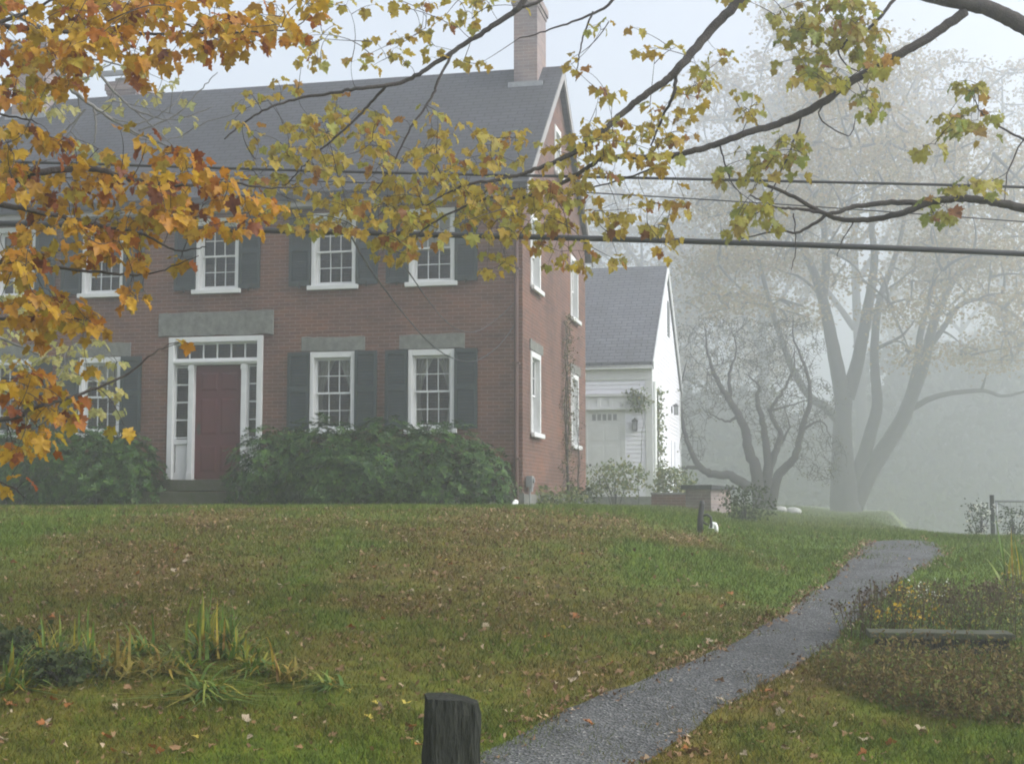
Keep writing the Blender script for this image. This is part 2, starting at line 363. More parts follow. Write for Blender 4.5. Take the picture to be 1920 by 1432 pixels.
tag(path, "grey gravel footpath climbing across the lawn", "path", kind='structure')

# ------------------------------------------------------------------ brick house (local: x right along the front, y back, z up; origin at front right corner)
ROT = math.radians(-12.1)
HO = Vector((.19, 24.6, 1.5))
RX = Vector((math.cos(ROT), math.sin(ROT), 0)); RY = Vector((-math.sin(ROT), math.cos(ROT), 0))
house = empty("brick_house", HO, ROT)
tag(house, "two storey red brick house with dark shutters and a red front door", "house")
HL, HD, HE, HR = -12.3, 7.1, 5.95, 9.0      # left end, depth, eave height, ridge height
def wall_holes(mb, a0, a1, z0, z1, holes, put, depth=.22):
    """rectangular wall sheet with openings; put(a, z, d) gives the point, d = depth inward"""
    As = sorted(set([a0, a1] + [h[0] for h in holes] + [h[1] for h in holes])); Zs = sorted(set([z0, z1] + [h[2] for h in holes] + [h[3] for h in holes]))
    for i in range(len(As) - 1):
        for j in range(len(Zs) - 1):
            ca, cz = (As[i] + As[i + 1]) / 2, (Zs[j] + Zs[j + 1]) / 2
            if any(h[0] < ca < h[1] and h[2] < cz < h[3] for h in holes): continue
            mb.poly([put(As[i], Zs[j], 0), put(As[i + 1], Zs[j], 0), put(As[i + 1], Zs[j + 1], 0), put(As[i], Zs[j + 1], 0)])
    for b0, b1, c0, c1 in holes:
        mb.poly([put(b0, c0, 0), put(b0, c1, 0), put(b0, c1, depth), put(b0, c0, depth)]); mb.poly([put(b1, c1, 0), put(b1, c0, 0), put(b1, c0, depth), put(b1, c1, depth)])
        mb.poly([put(b0, c1, 0), put(b1, c1, 0), put(b1, c1, depth), put(b0, c1, depth)]); mb.poly([put(b1, c0, 0), put(b0, c0, 0), put(b0, c0, depth), put(b1, c0, depth)])
WX = [-1.685, -3.565, -5.865, -8.22, -10.08]
lower = [(c - .435, c + .435, 1.44, 2.91) for c in (WX[0], WX[1], WX[3], WX[4])]
upper = [(c - .435, c + .435, 4.11, 5.50) for c in WX]
door_hole = (-6.81, -4.92, .45, 3.25)
side_l = [(.70, 1.62, 1.40, 2.93), (5.08, 6.02, 1.36, 2.93)]
side_u = [(.70, 1.62, 4.11, 5.50), (5.08, 6.02, 4.11, 5.50)]
w = MB()
wall_holes(w, HL, 0, -.6, HE, lower + upper + [door_hole], lambda a, z, d: (a, d, z))
wall_holes(w, 0, HD, -.6, HE, side_l + side_u, lambda a, z, d: (-d, a, z))
def rz_(y): return HE + (HR - HE) * (1 - abs(y - HD / 2) / (HD / 2))
ay0, ay1, az0, az1 = 3.22, 3.88, 6.85, 7.85
w.poly([(0, 0, HE), (0, ay0, HE), (0, ay0, rz_(ay0))]); w.poly([(0, ay1, HE), (0, HD, HE), (0, ay1, rz_(ay1))])
w.poly([(0, ay0, HE), (0, ay1, HE), (0, ay1, az0), (0, ay0, az0)]); w.poly([(0, ay0, az1), (0, ay1, az1), (0, ay1, rz_(ay1)), (0, HD / 2, HR), (0, ay0, rz_(ay0))])
w.poly([(HL, 0, -.6), (HL, 0, HE), (HL, HD / 2, HR), (HL, HD, HE), (HL, HD, -.6)])
w.poly([(HL, HD, -.6), (HL, HD, HE), (0, HD, HE), (0, HD, -.6)])
w.build("wall", M['brick'], house)
# roof
r = MB(); th_ = .16; ov = .30; sl = (HR - HE) / (HD / 2); ex = .15
yF, zF = -ov, HE - ov * sl
for s in (0, 1):
    f = (lambda y: y) if s == 0 else (lambda y: HD - y)
    x0, x1 = HL - ex, ex
    nrm = Vector((0, -sl, 1)).normalized() * th_
    top = [(x0, f(yF), zF + th_), (x1, f(yF), zF + th_), (x1, HD / 2, HR + th_), (x0, HD / 2, HR + th_)]
    bot = [(x0, f(yF), zF), (x1, f(yF), zF), (x1, HD / 2, HR), (x0, HD / 2, HR)]
    r.add(top + bot, [(0, 1, 2, 3), (4, 7, 6, 5), (0, 4, 5, 1), (1, 5, 6, 2), (3, 2, 6, 7), (0, 3, 7, 4)])
roof = r.build("roof", M['slate'], house)
c = MB(); c.box(HL - .1, .1, -.24, -.004, HE - .36, HE - .07); c.box(HL - .12, .13, -.285, -.24, HE - .22, HE - .13); c.build("cornice", M['trim'], house, bevel=.01)
rk = MB()
for s in (0, 1):
    f = (lambda y: y) if s == 0 else (lambda y: HD - y)
    a = [(ex + .004, f(yF), zF - .10), (ex + .004, f(yF), zF + .10), (ex + .004, HD / 2, HR + .10), (ex + .004, HD / 2, HR - .12)]
    b = [(ex - .03, p[1], p[2]) for p in a]
    rk.add(a + b, [(0, 1, 2, 3), (7, 6, 5, 4), (0, 4, 5, 1), (1, 5, 6, 2), (2, 6, 7, 3), (3, 7, 4, 0)])
rk.build("rake_board", M['trim'], house)
def chimney(x0, x1, y0, y1, zb, zt, parent):
    m = MB(); m.box(x0, x1, y0, y1, zb, zt - .30); m.box(x0 - .022, x1 + .022, y0 - .022, y1 + .022, zt - .30, zt - .22)
    m.box(x0 - .05, x1 + .05, y0 - .05, y1 + .05, zt - .22, zt - .06); m.box(x0 - .02, x1 + .02, y0 - .02, y1 + .02, zt - .06, zt)
    o = m.build("chimney", M['brick_hazed'], parent, bevel=.006)
    p = MB(); p.box(x0 + .12, x1 - .12, y0 + .12, y1 - .12, zt, zt + .12); p.build("chimney_flue", M['granite'], o, bevel=.01)
    fl = MB(); zz = HE + sl * y0 + th_
    fl.box(x0 - .10, x1 + .12, y0 - .10, y0 - .004, zz - .09, zz + .02); fl.build("flashing", M['steel'], o)
    return o
chimney(-.79, -.30, 2.95, 3.90, 7.6, 10.55, roof)
chimney(-12.15, -11.4, 2.95, 3.90, 7.6, 10.35, roof)
chimney(-10.75, -10.05, 4.6, 5.4, 7.0, 9.85, roof)

def window(cx, z0, z1, wd, parent, loc=(0, 0, 0), rz=0, curtain=None, sill=True):
    """double hung six over six window in a recessed white frame"""
    x0, x1 = cx - wd / 2 + .003, cx + wd / 2 - .003
    e = (loc, rz)
    f = MB(); j = .075
    f.box(x0, x0 + j, -.025, .19, z0, z1); f.box(x1 - j, x1, -.025, .19, z0, z1); f.box(x0 + j, x1 - j, -.022, .19, z1 - .11, z1); f.box(x0 + j, x1 - j, -.02, .19, z0, z0 + .05)
    wo = f.build("window", M['white'], parent, bevel=.008, loc=loc, rz=rz)
    s = MB(); s.box(x0 - .06, x1 + .06, -.09, -.028, z0 - .055, z0 + .03); s.build("sill", M['white'], wo, bevel=.008)
    gx0, gx1 = x0 + j, x1 - j; zb, zt = z0 + .05, z1 - .11; zm = (zb + zt) / 2 + .01
    for nme, a, b, y in (("upper_sash", zm - .02, zt, .075), ("lower_sash", zb, zm + .02, .115)):
        m = MB(); st = .045
        m.box(gx0, gx0 + st, y, y + .035, a, b); m.box(gx1 - st, gx1, y, y + .035, a, b)
        m.box(gx0 + st, gx1 - st, y, y + .035, b - (.045 if nme == "upper_sash" else .035), b); m.box(gx0 + st, gx1 - st, y, y + .035, a, a + (.035 if nme == "upper_sash" else .06))
        ia, ib, iz0, iz1 = gx0 + st, gx1 - st, a + .045, b - .04
        for k in (1, 2):
            u = ia + (ib - ia) * k / 3; m.box(u - .0075, u + .0075, y + .004, y + .03, iz0 - .01, iz1 + .01)
        zc = (iz0 + iz1) / 2; m.box(ia, ib, y + .006, y + .028, zc - .0075, zc + .0075)
        m.build("sash", M['white'], wo)
        g = MB(); g.poly([(ia - .01, y + .018, a + .02), (ib + .01, y + .018, a + .02), (ib + .01, y + .018, b - .02), (ia - .01, y + .018, b - .02)])
        g.build("pane", M['glass'], wo)
    if curtain == 'tie':
        for sgn in (-1, 1):
            cm = MB(); n = 26; rows = []
            for iz in range(13):
                t = iz / 12; z = zt + (zb - zt) * t
                spread = .46 - .34 * math.sin(min(1, t / .62) * math.pi / 2) if t < .62 else .12 + .10 * (t - .62) / .38
                row = []
                for k in range(n + 1):
                    uu = k / n; xx = (gx0 if sgn < 0 else gx1) - sgn * spread * (gx1 - gx0) * 1.02 * uu
                    row.append((xx, .25 + .018 * math.sin(uu * 22 + t * 2), z))
                rows.append(row)
            cm.add([p for rw in rows for p in rw], [(a * (n + 1) + b, a * (n + 1) + b + 1, (a + 1) * (n + 1) + b + 1, (a + 1) * (n + 1) + b) for a in range(12) for b in range(n)])
            cm.build("curtain", M['curtain'], wo, smooth=True)
    elif curtain is not None:      # roller blind pulled part way down
        bm_ = MB(); zz = zt - (zt - zb) * curtain; bm_.box(gx0, gx1, .20, .206, zz, zt); bm_.box(gx0, gx1, .195, .212, zz - .02, zz); bm_.build("blind", M['curtain'], wo)
    return wo
def shutter(x0, x1, z0, z1, parent):
    m = MB(); y0, y1 = -.055, -.012; st = .055
    m.box(x0, x0 + st, y0, y1, z0, z1); m.box(x1 - st, x1, y0, y1, z0, z1)
    zm = z0 + (z1 - z0) * .52
    for a, b in ((z0, z0 + .09), (zm - .045, zm + .045), (z1 - .08, z1)): m.box(x0 + st, x1 - st, y0 + .002, y1, a, b)
    for a, b in ((z0 + .09, zm - .045), (zm + .045, z1 - .08)):
        n = int((b - a) / .052)
        for k in range(n):
            z = a + (b - a) * (k + .5) / n; h = .027
            m.add([(x0 + st, y0 + .012, z - h), (x1 - st, y0 + .012, z - h), (x1 - st, y1 - .008, z + h), (x0 + st, y1 - .008, z + h),
                   (x0 + st, y0 + .02, z - h), (x1 - st, y0 + .02, z - h), (x1 - st, y1 - .001, z + h), (x0 + st, y1 - .001, z + h)], [(0, 1, 2, 3), (7, 6, 5, 4), (0, 4, 5, 1), (3, 2, 6, 7)])
    o = m.build("shutter", M['shutter'], parent)
    h = MB(); h.box((x0 + x1) / 2 - .012, (x0 + x1) / 2 + .012, y0 - .02, y0 - .001, z0 - .05, z0 + .06); h.build("shutter_dog", M['iron'], o)
    return o
def rough_block(x0, x1, y0, y1, z0, z1, name, parent, m_=None, loc=None, rz=0, amp=.012, nseg=10):
    """stone block whose outline is a little uneven"""
    mb = MB(); R = random.Random(int(abs(x0 * 1000 + z0 * 77)))
    ring = []
    for k in range(nseg + 1):
        x = x0 + (x1 - x0) * k / nseg; ring.append([(x, z0 + R.uniform(-amp, amp)), (x, z1 + R.uniform(-amp, amp))])
    v = []
    for y in (y0, y1):
        for lo, hi in ring: v += [(lo[0], y + R.uniform(-.003, .003), lo[1]), (hi[0], y + R.uniform(-.003, .003), hi[1])]
    n2 = 2 * (nseg + 1); f = [(0, n2, n2 + 1, 1), (n2 - 2, n2 - 1, 2 * n2 - 1, 2 * n2 - 2)]
    for k in range(nseg):
        a = 2 * k; f += [(a, a + 1, a + 3, a + 2), (n2 + a, n2 + a + 2, n2 + a + 3, n2 + a + 1), (a + 1, n2 + a + 1, n2 + a + 3, a + 3), (a, a + 2, n2 + a + 2, n2 + a)]
    mb.add(v, f); return mb.build(name, m_ or M['granite'], parent, bevel=.008, loc=loc, rz=rz)
for i, (a, b, z0, z1) in enumerate(lower):
    cx_ = (a + b) / 2; window(cx_, z0, z1, b - a, house, curtain='tie' if i < 2 else (None if i == 3 else .25))
    rough_block(a - .17, b + .19, -.03, -.002, z1 + .012, z1 + .275, "lintel", house)
    shutter(a - .425, a - .005, z0 + .03, z1 + .0, house); shutter(b + .005, b + .425, z0 + .03, z1 + .0, house)
for i, (a, b, z0, z1) in enumerate(upper):
    window((a + b) / 2, z0, z1, b - a, house, curtain=(.5, .12, None, .3, .15)[i])
    shutter(a - .425, a - .005, z0 + .03, z1, house); shutter(b + .005, b + .425, z0 + .03, z1, house)
for i, (a, b, z0, z1) in enumerate(side_l + side_u):
    window((a + b) / 2, z0, z1, b - a, house, loc=(0, 0, 0), rz=math.pi / 2, curtain=.3 if i > 1 else .1)
    if i < 2: rough_block(a - .1, b + .22, -.03, -.002, z1 + .012, z1 + .2, "lintel", house, rz=math.pi / 2)
window((ay0 + ay1) / 2, az0, az1, ay1 - ay0, house, rz=math.pi / 2, curtain=.05)

# front entrance
dfm = MB(); X0, X1, Z0, Z1 = -6.805, -4.925, .57, 3.245
cs = .105
dfm.box(X0, X0 + cs, -.05, .16, Z0, Z1); dfm.box(X1 - cs, X1, -.05, .16, Z0, Z1); dfm.box(X0 + cs, X1 - cs, -.047, .16, Z1 - .10, Z1)
dfm.box(X0 + cs, X1 - cs, -.02, .16, 2.72, 2.82); dfm.box(X0 + cs, X1 - cs, -.06, -.02, 2.755, 2.80)         # transom bar
DX0, DX1 = -6.30, -5.345
for a, b in ((DX0 - .10, DX0), (DX1, DX1 + .10)): dfm.box(a, b, -.028, .16, Z0, 2.72); dfm.box(a - .012, b + .012, -.04, -.028, 2.62, 2.70); dfm.box(a - .01, b + .01, -.042, -.028, Z0, Z0 + .14)
dfrm = dfm.build("door_surround", M['white'], house, bevel=.006)
tr = MB(); ta, tb = X0 + cs, X1 - cs
tr.box(ta, tb, .05, .09, 2.82, 2.85); tr.box(ta, tb, .05, .09, 3.11, 3.145)
for k in range(7):
    u = ta + (tb - ta) * k / 6; tr.box(max(ta, u - .012), min(tb, u + .012), .052, .086, 2.85, 3.11)
trw = tr.build("transom_window", M['white'], dfrm)
g = MB(); g.poly([(ta, .07, 2.85), (tb, .07, 2.85), (tb, .07, 3.11), (ta, .07, 3.11)]); g.build("transom_pane", M['glass'], dfrm)
for a, b in ((X0 + cs, DX0 - .10), (DX1 + .10, X1 - cs)):
    sm = MB(); sm.box(a, a + .025, .05, .09, 1.33, 2.72); sm.box(b - .025, b, .05, .09, 1.33, 2.72)
    for k in range(5):
        z = 1.36 + 1.33 * k / 4; sm.box(a + .025, b - .025, .052, .086, z - .012, z + .012)
    sm.box(a, b, .04, .15, Z0, .70); sm.box(a, b, .035, .15, 1.24, 1.33); sm.box(a + .02, b - .02, .075, .15, .70, 1.24)
    sm.build("sidelight", M['white'], dfrm, bevel=.003)
    g = MB(); g.poly([(a + .02, .07, 1.34), (b - .02, .07, 1.34), (b - .02, .07, 2.70), (a + .02, .07, 2.70)]); g.build("sidelight_pane", M['glass'], dfrm)
dm = MB(); dm.box(DX0 + .002, DX1 - .002, .09, .14, Z0 + .02, 2.718)
for col in (0, 1):      # six raised panels
    for za, zb_ in ((.72, 1.22), (1.42, 2.10), (2.24, 2.58)):
        xa = DX0 + .11 + col * .40; xb = xa + .335
        dm.add([(xa, .09, za), (xb, .09, za), (xb, .09, zb_), (xa, .09, zb_), (xa + .04, .078, za + .04), (xb - .04, .078, za + .04), (xb - .04, .078, zb_ - .04), (xa + .04, .078, zb_ - .04)],
               [(4, 5, 6, 7), (0, 1, 5, 4), (1, 2, 6, 5), (2, 3, 7, 6), (3, 0, 4, 7)])
door = dm.build("front_door", M['door'], house)
k_ = MB(); k_.tube([(DX0 + .08, .085, 1.52), (DX0 + .08, .03, 1.52)], [.012, .028], 10); k_.box(DX0 + .055, DX0 + .105, .075, .088, 1.42, 1.62); k_.build("door_handle", M['iron'], door)
rough_block(-7.03, -4.72, -.035, -.002, 3.265, 3.72, "lintel", house, amp=.018, nseg=16)
rough_block(-6.95, -4.85, -.55, -.002, .36, .565, "doorstep", house, M['slab'])
rough_block(-7.1, -4.7, -.95, -.552, .02, .34, "doorstep", house, M['slab'])
fd = MB(); fd.box(HL - .02, .03, -.03, -.003, -.6, .32); fd.box(.003, .032, -.03, HD + .03, -.6, .30); fd.build("foundation", M['granite'], house)
dp = MB(); dp.tube([(-.10, -.20, HE - .34), (-.10, -.11, HE - .60), (-.10, -.09, HE - .8), (-.10, -.09, .18), (-.10, -.14, .10)], .042, 10)
for z in (.9, 2.6, 4.3, 5.3): dp.box(-.16, -.04, -.135, -.004, z, z + .035)
dpo = dp.build("downpipe", M['downpipe'], house, smooth=False)
ex_ = MB(); ex_.tube([(-.10, -.12, .16), (-.12, -.3, .06), (-.28, -.95, -.02)], .05, 10); ex_.build("spout_extension", M['white_plastic'], dpo)
mt = MB(); mt.box(.035, .15, .10, .28, .42, .62); mt.box(.04, .10, .30, .46, .34, .52); mt.tube([(.09, .19, .42), (.09, .19, -.1)], .018, 6); mt.tube([(.15, .19, .54), (.18, .19, .54)], .05, 10)
mt.build("utility_meter", M['steel'], house, bevel=.006)

# ------------------------------------------------------------------ white clapboard barn behind
BO = Vector((3.73, 37.0, 1.55))
barn = empty("clapboard_barn", BO, ROT); tag(barn, "white clapboard barn with steep grey roof behind the brick house", "barn")
BL, BD, BE, BR = -6.5, 8.3, 3.85, 7.05
def brz(y): return BE + (BR - BE) * (1 - abs(y - BD / 2) / (BD / 2))
def clap(mb, segs_at, z0, z1, put, step=.115):
    z = z0
    while z < z1 - .01:
        zt = min(z + step, z1)
        for a, b in segs_at(z, zt):
            mb.poly([put(a, z, -.016), put(b, z, -.016), put(b, zt, -.001), put(a, zt, -.001)]); mb.poly([put(a, z, 0), put(b, z, 0), put(b, z, -.016), put(a, z, -.016)])
        z = zt
cl = MB()
def front_segs(z, zt):
    if zt > .29 and z < 2.60: return [(BL, -1.84), (-.70, -.16)]
    if 2.66 < z < 3.02: return []
    return [(BL, -.16)]
clap(cl, front_segs, .29, BE - .45, lambda a, z, d: (a, d, z))
def side_segs(z, zt):
    if z < BE: return [(.14, BD - .14)]
    t = (zt - BE) / (BR - BE) * BD / 2
    return [(t + .02, BD - t - .02)] if BD - 2 * t > .1 else []
clap(cl, side_segs, .29, BR - .1, lambda a, z, d: (-d, a, z))
cl.poly([(BL, 0, -.3), (0, 0, -.3), (0, 0, BE), (BL, 0, BE)]); cl.poly([(0, 0, -.3), (0, BD, -.3), (0, BD, BE), (0, BD / 2, BR), (0, 0, BE)])
cl.poly([(BL, BD, -.3), (BL, 0, -.3), (BL, 0, BE), (BL, BD / 2, BR), (BL, BD, BE)]); cl.poly([(0, BD, -.3), (BL, BD, -.3), (BL, BD, BE), (0, BD, BE)])
cl.build("wall", M['clap'], barn)
tm = MB(); tm.box(-.16, .03, -.03, -.001, .29, BE - .45); tm.box(.001, .032, .001, .14, .29, BE - .1); tm.build("corner_board", M['white'], barn, bevel=.004)
tm = MB(); tm.box(.001, .03, BD - .14, BD + .02, .29, BE - .1); tm.build("corner_board", M['white'], barn, bevel=.004)
tm = MB(); tm.box(BL, .03, -.035, -.001, BE - .45, BE - .12); tm.box(BL, .05, -.16, -.036, BE - .16, BE - .06); tm.build("frieze", M['white'], barn, bevel=.004)
tm = MB(); tm.box(BL, -.15, -.10, -.034, 2.96, 3.03); tm.box(BL, -.15, -.05, -.001, 2.66, 2.96); tm.box(BL, -.15, -.12, -.052, 2.60, 2.665)
for k in range(9): tm.box(-.5 - k * .32, -.4 - k * .32, -.075, -.051, 2.68, 2.95)
tm.build("door_hood", M['white'], barn, bevel=.004)
tm = MB(); tm.box(-1.84, -1.73, -.03, -.001, .29, 2.60); tm.box(-.80, -.70, -.03, -.001, .29, 2.60); tm.box(-1.73, -.80, -.028, -.001, 2.52, 2.60); tm.build("door_casing", M['white'], barn, bevel=.004)
bf = MB(); bf.box(BL, .02, -.02, -.001, -.5, .285); bf.box(.001, .022, 0, BD, -.5, .285); bf.build("foundation", M['granite'], barn)
bd_ = MB(); bd_.box(-1.728, -.802, -.022, -.002, .30, 2.27)
for col in (0, 1):
    for za, zb_ in ((.45, .95), (1.1, 1.65), (1.78, 2.14)):
        xa = -1.63 + col * .39; bd_.box(xa, xa + .33, -.03, -.0222, za, zb_)
bdo = bd_.build("barn_door", M['white'], barn, bevel=.006)
k_ = MB(); k_.tube([(-1.65, -.022, 1.12), (-1.65, -.09, 1.12)], [.02, .035], 8); k_.build("door_handle", M['iron'], bdo)
bt = MB(); bt.box(-1.728, -.802, -.024, -.002, 2.275, 2.518)
bto = bt.build("transom_window", M['white'], barn)
for k in range(5):
    g = MB(); x = -1.60 + k * .142; g.box(x, x + .10, -.028, -.0245, 2.32, 2.49); g.build("transom_pane", M['steel'], bto)
def lantern(x, y, z, rz, parent):
    m = MB(); m.box(-.05, .05, -.03, 0, -.10, .10); m.tube([(0, -.03, .12), (0, -.12, .17), (0, -.14, .12)], .012, 6)
    m.box(-.075, .075, -.215, -.065, .09, .115); m.box(-.06, .06, -.20, -.08, -.16, -.14)
    for a in (-.06, .05):
        for b in (-.20, -.09): m.box(a, a + .01, b, b + .01, -.14, .09)
    m.add([(-.08, -.22, .115), (.08, -.22, .115), (.08, -.06, .115), (-.08, -.06, .115), (0, -.14, .20)], [(0, 1, 4), (1, 2, 4), (2, 3, 4), (3, 0, 4)])
    o = m.build("wall_lantern", M['iron'], parent, loc=(x, y, z), rz=rz)
    g = MB(); g.box(-.048, .048, -.188, -.092, -.14, .09); g.build("lantern_glass", M['steel'], o)
lantern(-.43, -.016, 2.18, 0, barn); lantern(.016, 5.34, 2.95, math.pi / 2, barn)
br = MB(); bth = .14; bs_ = (BR - BE) / (BD / 2); bov = .16
for s in (0, 1):
    f = (lambda y: y) if s == 0 else (lambda y: BD - y)
    x0, x1 = BL - .1, .06; yf, zf = -bov, BE - bov * bs_
    top = [(x0, f(yf), zf + bth), (x1, f(yf), zf + bth), (x1, BD / 2, BR + bth), (x0, BD / 2, BR + bth)]; bot = [(p[0], p[1], p[2] - bth + .01) for p in top]
    br.add(top + bot, [(0, 1, 2, 3), (4, 7, 6, 5), (0, 4, 5, 1), (1, 5, 6, 2), (3, 2, 6, 7), (0, 3, 7, 4)])
br.build("roof", M['barn_roof'], barn)
rk = MB()
for s in (0, 1):
    f = (lambda y: y) if s == 0 else (lambda y: BD - y)
    a = [(.095, f(-bov), BE - bov * bs_ - .06), (.095, f(-bov), BE - bov * bs_ + .15), (.095, BD / 2, BR + .15), (.095, BD / 2, BR - .08)]; b = [(.062, p[1], p[2]) for p in a]
    rk.add(a + b, [(0, 1, 2, 3), (7, 6, 5, 4), (0, 4, 5, 1), (1, 5, 6, 2), (2, 6, 7, 3), (3, 7, 4, 0)])
rk.build("rake_board", M['white'], barn)
gv = MB(); gv.box(.017, .05, 4.35, 4.75, 5.1, 6.15)
for k in range(14): gv.box(.05, .058, 4.38, 4.72, 5.14 + k * .07, 5.18 + k * .07)
gv.build("gable_louvre", M['steel'], barn)
sv = MB()
for (a, b) in ((5.1, 5.7), (6.1, 6.7)): sv.box(.017, .05, a, b, .75, 2.0)
sv.build("cellar_shutter", M['clap'], barn)
dp = MB(); dp.tube([(.09, .05, BE - .5), (.09, .05, .1)], .045, 8); dp.build("downpipe", M['white_plastic'], barn)

# ------------------------------------------------------------------ plants: skeleton growth
def smooth_path(pts, n_per=6):
    """Catmull-Rom through the points"""
    P = [Vector(p) for p in pts]; out = []
    for i in range(len(P) - 1):
        p0 = P[max(0, i - 1)]; p1 = P[i]; p2 = P[i + 1]; p3 = P[min(len(P) - 1, i + 2)]
        for k in range(n_per):
            t = k / n_per
            out.append(.5 * ((2 * p1) + (p2 - p0) * t + (2 * p0 - 5 * p1 + 4 * p2 - p3) * t * t + (3 * p1 - p0 - 3 * p2 + p3) * t ** 3))
    out.append(P[-1]); return out
class Skeleton:
    def __init__(s): s.pts = []; s.mb = MB()
    def limb(s, pts, r0, r1, n=8, per=6, wob=0.0, R=rng, power=1.0):
        P = smooth_path(pts, per); m = len(P)
        if wob:
            for i in range(1, m): P[i] = P[i] + Vector((R.uniform(-1, 1), R.uniform(-1, 1), R.uniform(-1, 1))) * wob
        rad = [r0 + (r1 - r0) * (i / (m - 1)) ** power for i in range(m)]
        s.mb.tube(P, rad, n); s.pts += [tuple(p) for p in P]; return P
    def grow(s, tips, r_tip, r_base, curl, R=rng, nseg=5, maxlen=1e9):
        """join every tip to the nearest wood by a curved twig"""
        sk = np.array(s.pts); T = [Vector(t) for t in tips]
        d = [np.min(np.sum((sk - np.array(t)) ** 2, 1)) for t in T]
        new = []; out = []
        cap = len(sk) + len(T) * nseg; buf = np.empty((cap, 3)); buf[:len(sk)] = sk; n = len(sk)
        for i in np.argsort(d):
            t = T[i]; dd = np.sum((buf[:n] - np.array(t)) ** 2, 1); j = int(np.argmin(dd)); a = Vector(buf[j])
            ln = math.sqrt(dd[j])
            if ln < 1e-4: continue
            if ln > maxlen: continue
            mid = (a + t) / 2 + Vector((R.uniform(-1, 1), R.uniform(-1, 1), R.uniform(-.6, 1.2))) * ln * curl
            P = [a * (1 - u) ** 2 + mid * 2 * u * (1 - u) + t * u * u for u in [k / nseg for k in range(nseg + 1)]]
            rb = min(r_base, r_tip + ln * r_base * .8)
            s.mb.tube(P, [rb + (r_tip - rb) * k / nseg for k in range(nseg + 1)], 4, cap=False)
            for p in P[1:]:
                buf[n] = p; n += 1
            out.append((t, (t - P[-2]).normalized()))
        s.pts = [tuple(p) for p in buf[:n]]
        return out

HALF = [(0, 0), (.16, -.08), (.40, -.05), (.36, .10), (.53, .22), (.48, .32), (.61, .50), (.43, .50), (.35, .58), (.24, .53), (.27, .70), (.16, .76)]
OUT = HALF + [(0, 1.0)] + [(-x, y) for x, y in reversed(HALF[1:])]
OUT = np.array(OUT) ; OUT[:, 1] -= 0.0
NL = len(OUT)
CEN = np.array([[0, .30]])
class Leaves:
    def __init__(s): s.co = []; s.n = 0
    def add(s, p, tip, normal, size, fold, droop):
        """p stem end, tip direction, leaf normal"""
        t = tip.normalized(); nrm = (normal - t * normal.dot(t))
        nrm = nrm.normalized() if nrm.length > 1e-4 else t.orthogonal().normalized()
        b = t.cross(nrm); O = np.concatenate([OUT, CEN])
        x = O[:, 0] * size; y = O[:, 1] * size
        z = fold * np.abs(x) - droop * (y / size) ** 2 * size + .10 * size * np.sin(9 * O[:, 0] + 7 * O[:, 1])
        s.co.append(np.array(p)[None] + x[:, None] * np.array(b)[None] + y[:, None] * np.array(t)[None] + z[:, None] * np.array(nrm)[None]); s.n += 1
    def build(s, name, m, parent):
        co = np.concatenate(s.co); k = NL + 1
        tri = np.array([(i, (i + 1) % NL, NL) for i in range(NL)])
        f = (tri[None] + (np.arange(s.n) * k)[:, None, None]).reshape(-1, 3)
        return npmesh(name, co, f, m, parent)
def quads_leaves(pts, size, R, name, m, parent, elong=1.6, flat=.0):
    """many small pointed leaf faces, one per point"""
    n = len(pts); P = np.array([tuple(p) for p in pts])
    d = R.normal(size=(n, 3)); d[:, 2] *= (1 - flat); d[:, 2] -= .25; d /= np.linalg.norm(d, axis=1)[:, None]
    u = R.normal(size=(n, 3)); u -= d * np.sum(u * d, 1)[:, None]; u /= np.linalg.norm(u, axis=1)[:, None]
    s = size * R.uniform(.6, 1.25, n)[:, None]
    co = np.stack([P, P + d * s * .5 + u * s * .5 / elong, P + d * s, P + d * s * .5 - u * s * .5 / elong], 1)
    return npmesh(name, co.reshape(-1, 3), (np.arange(n)[:, None] * 4 + np.arange(4)[None]), m, parent)

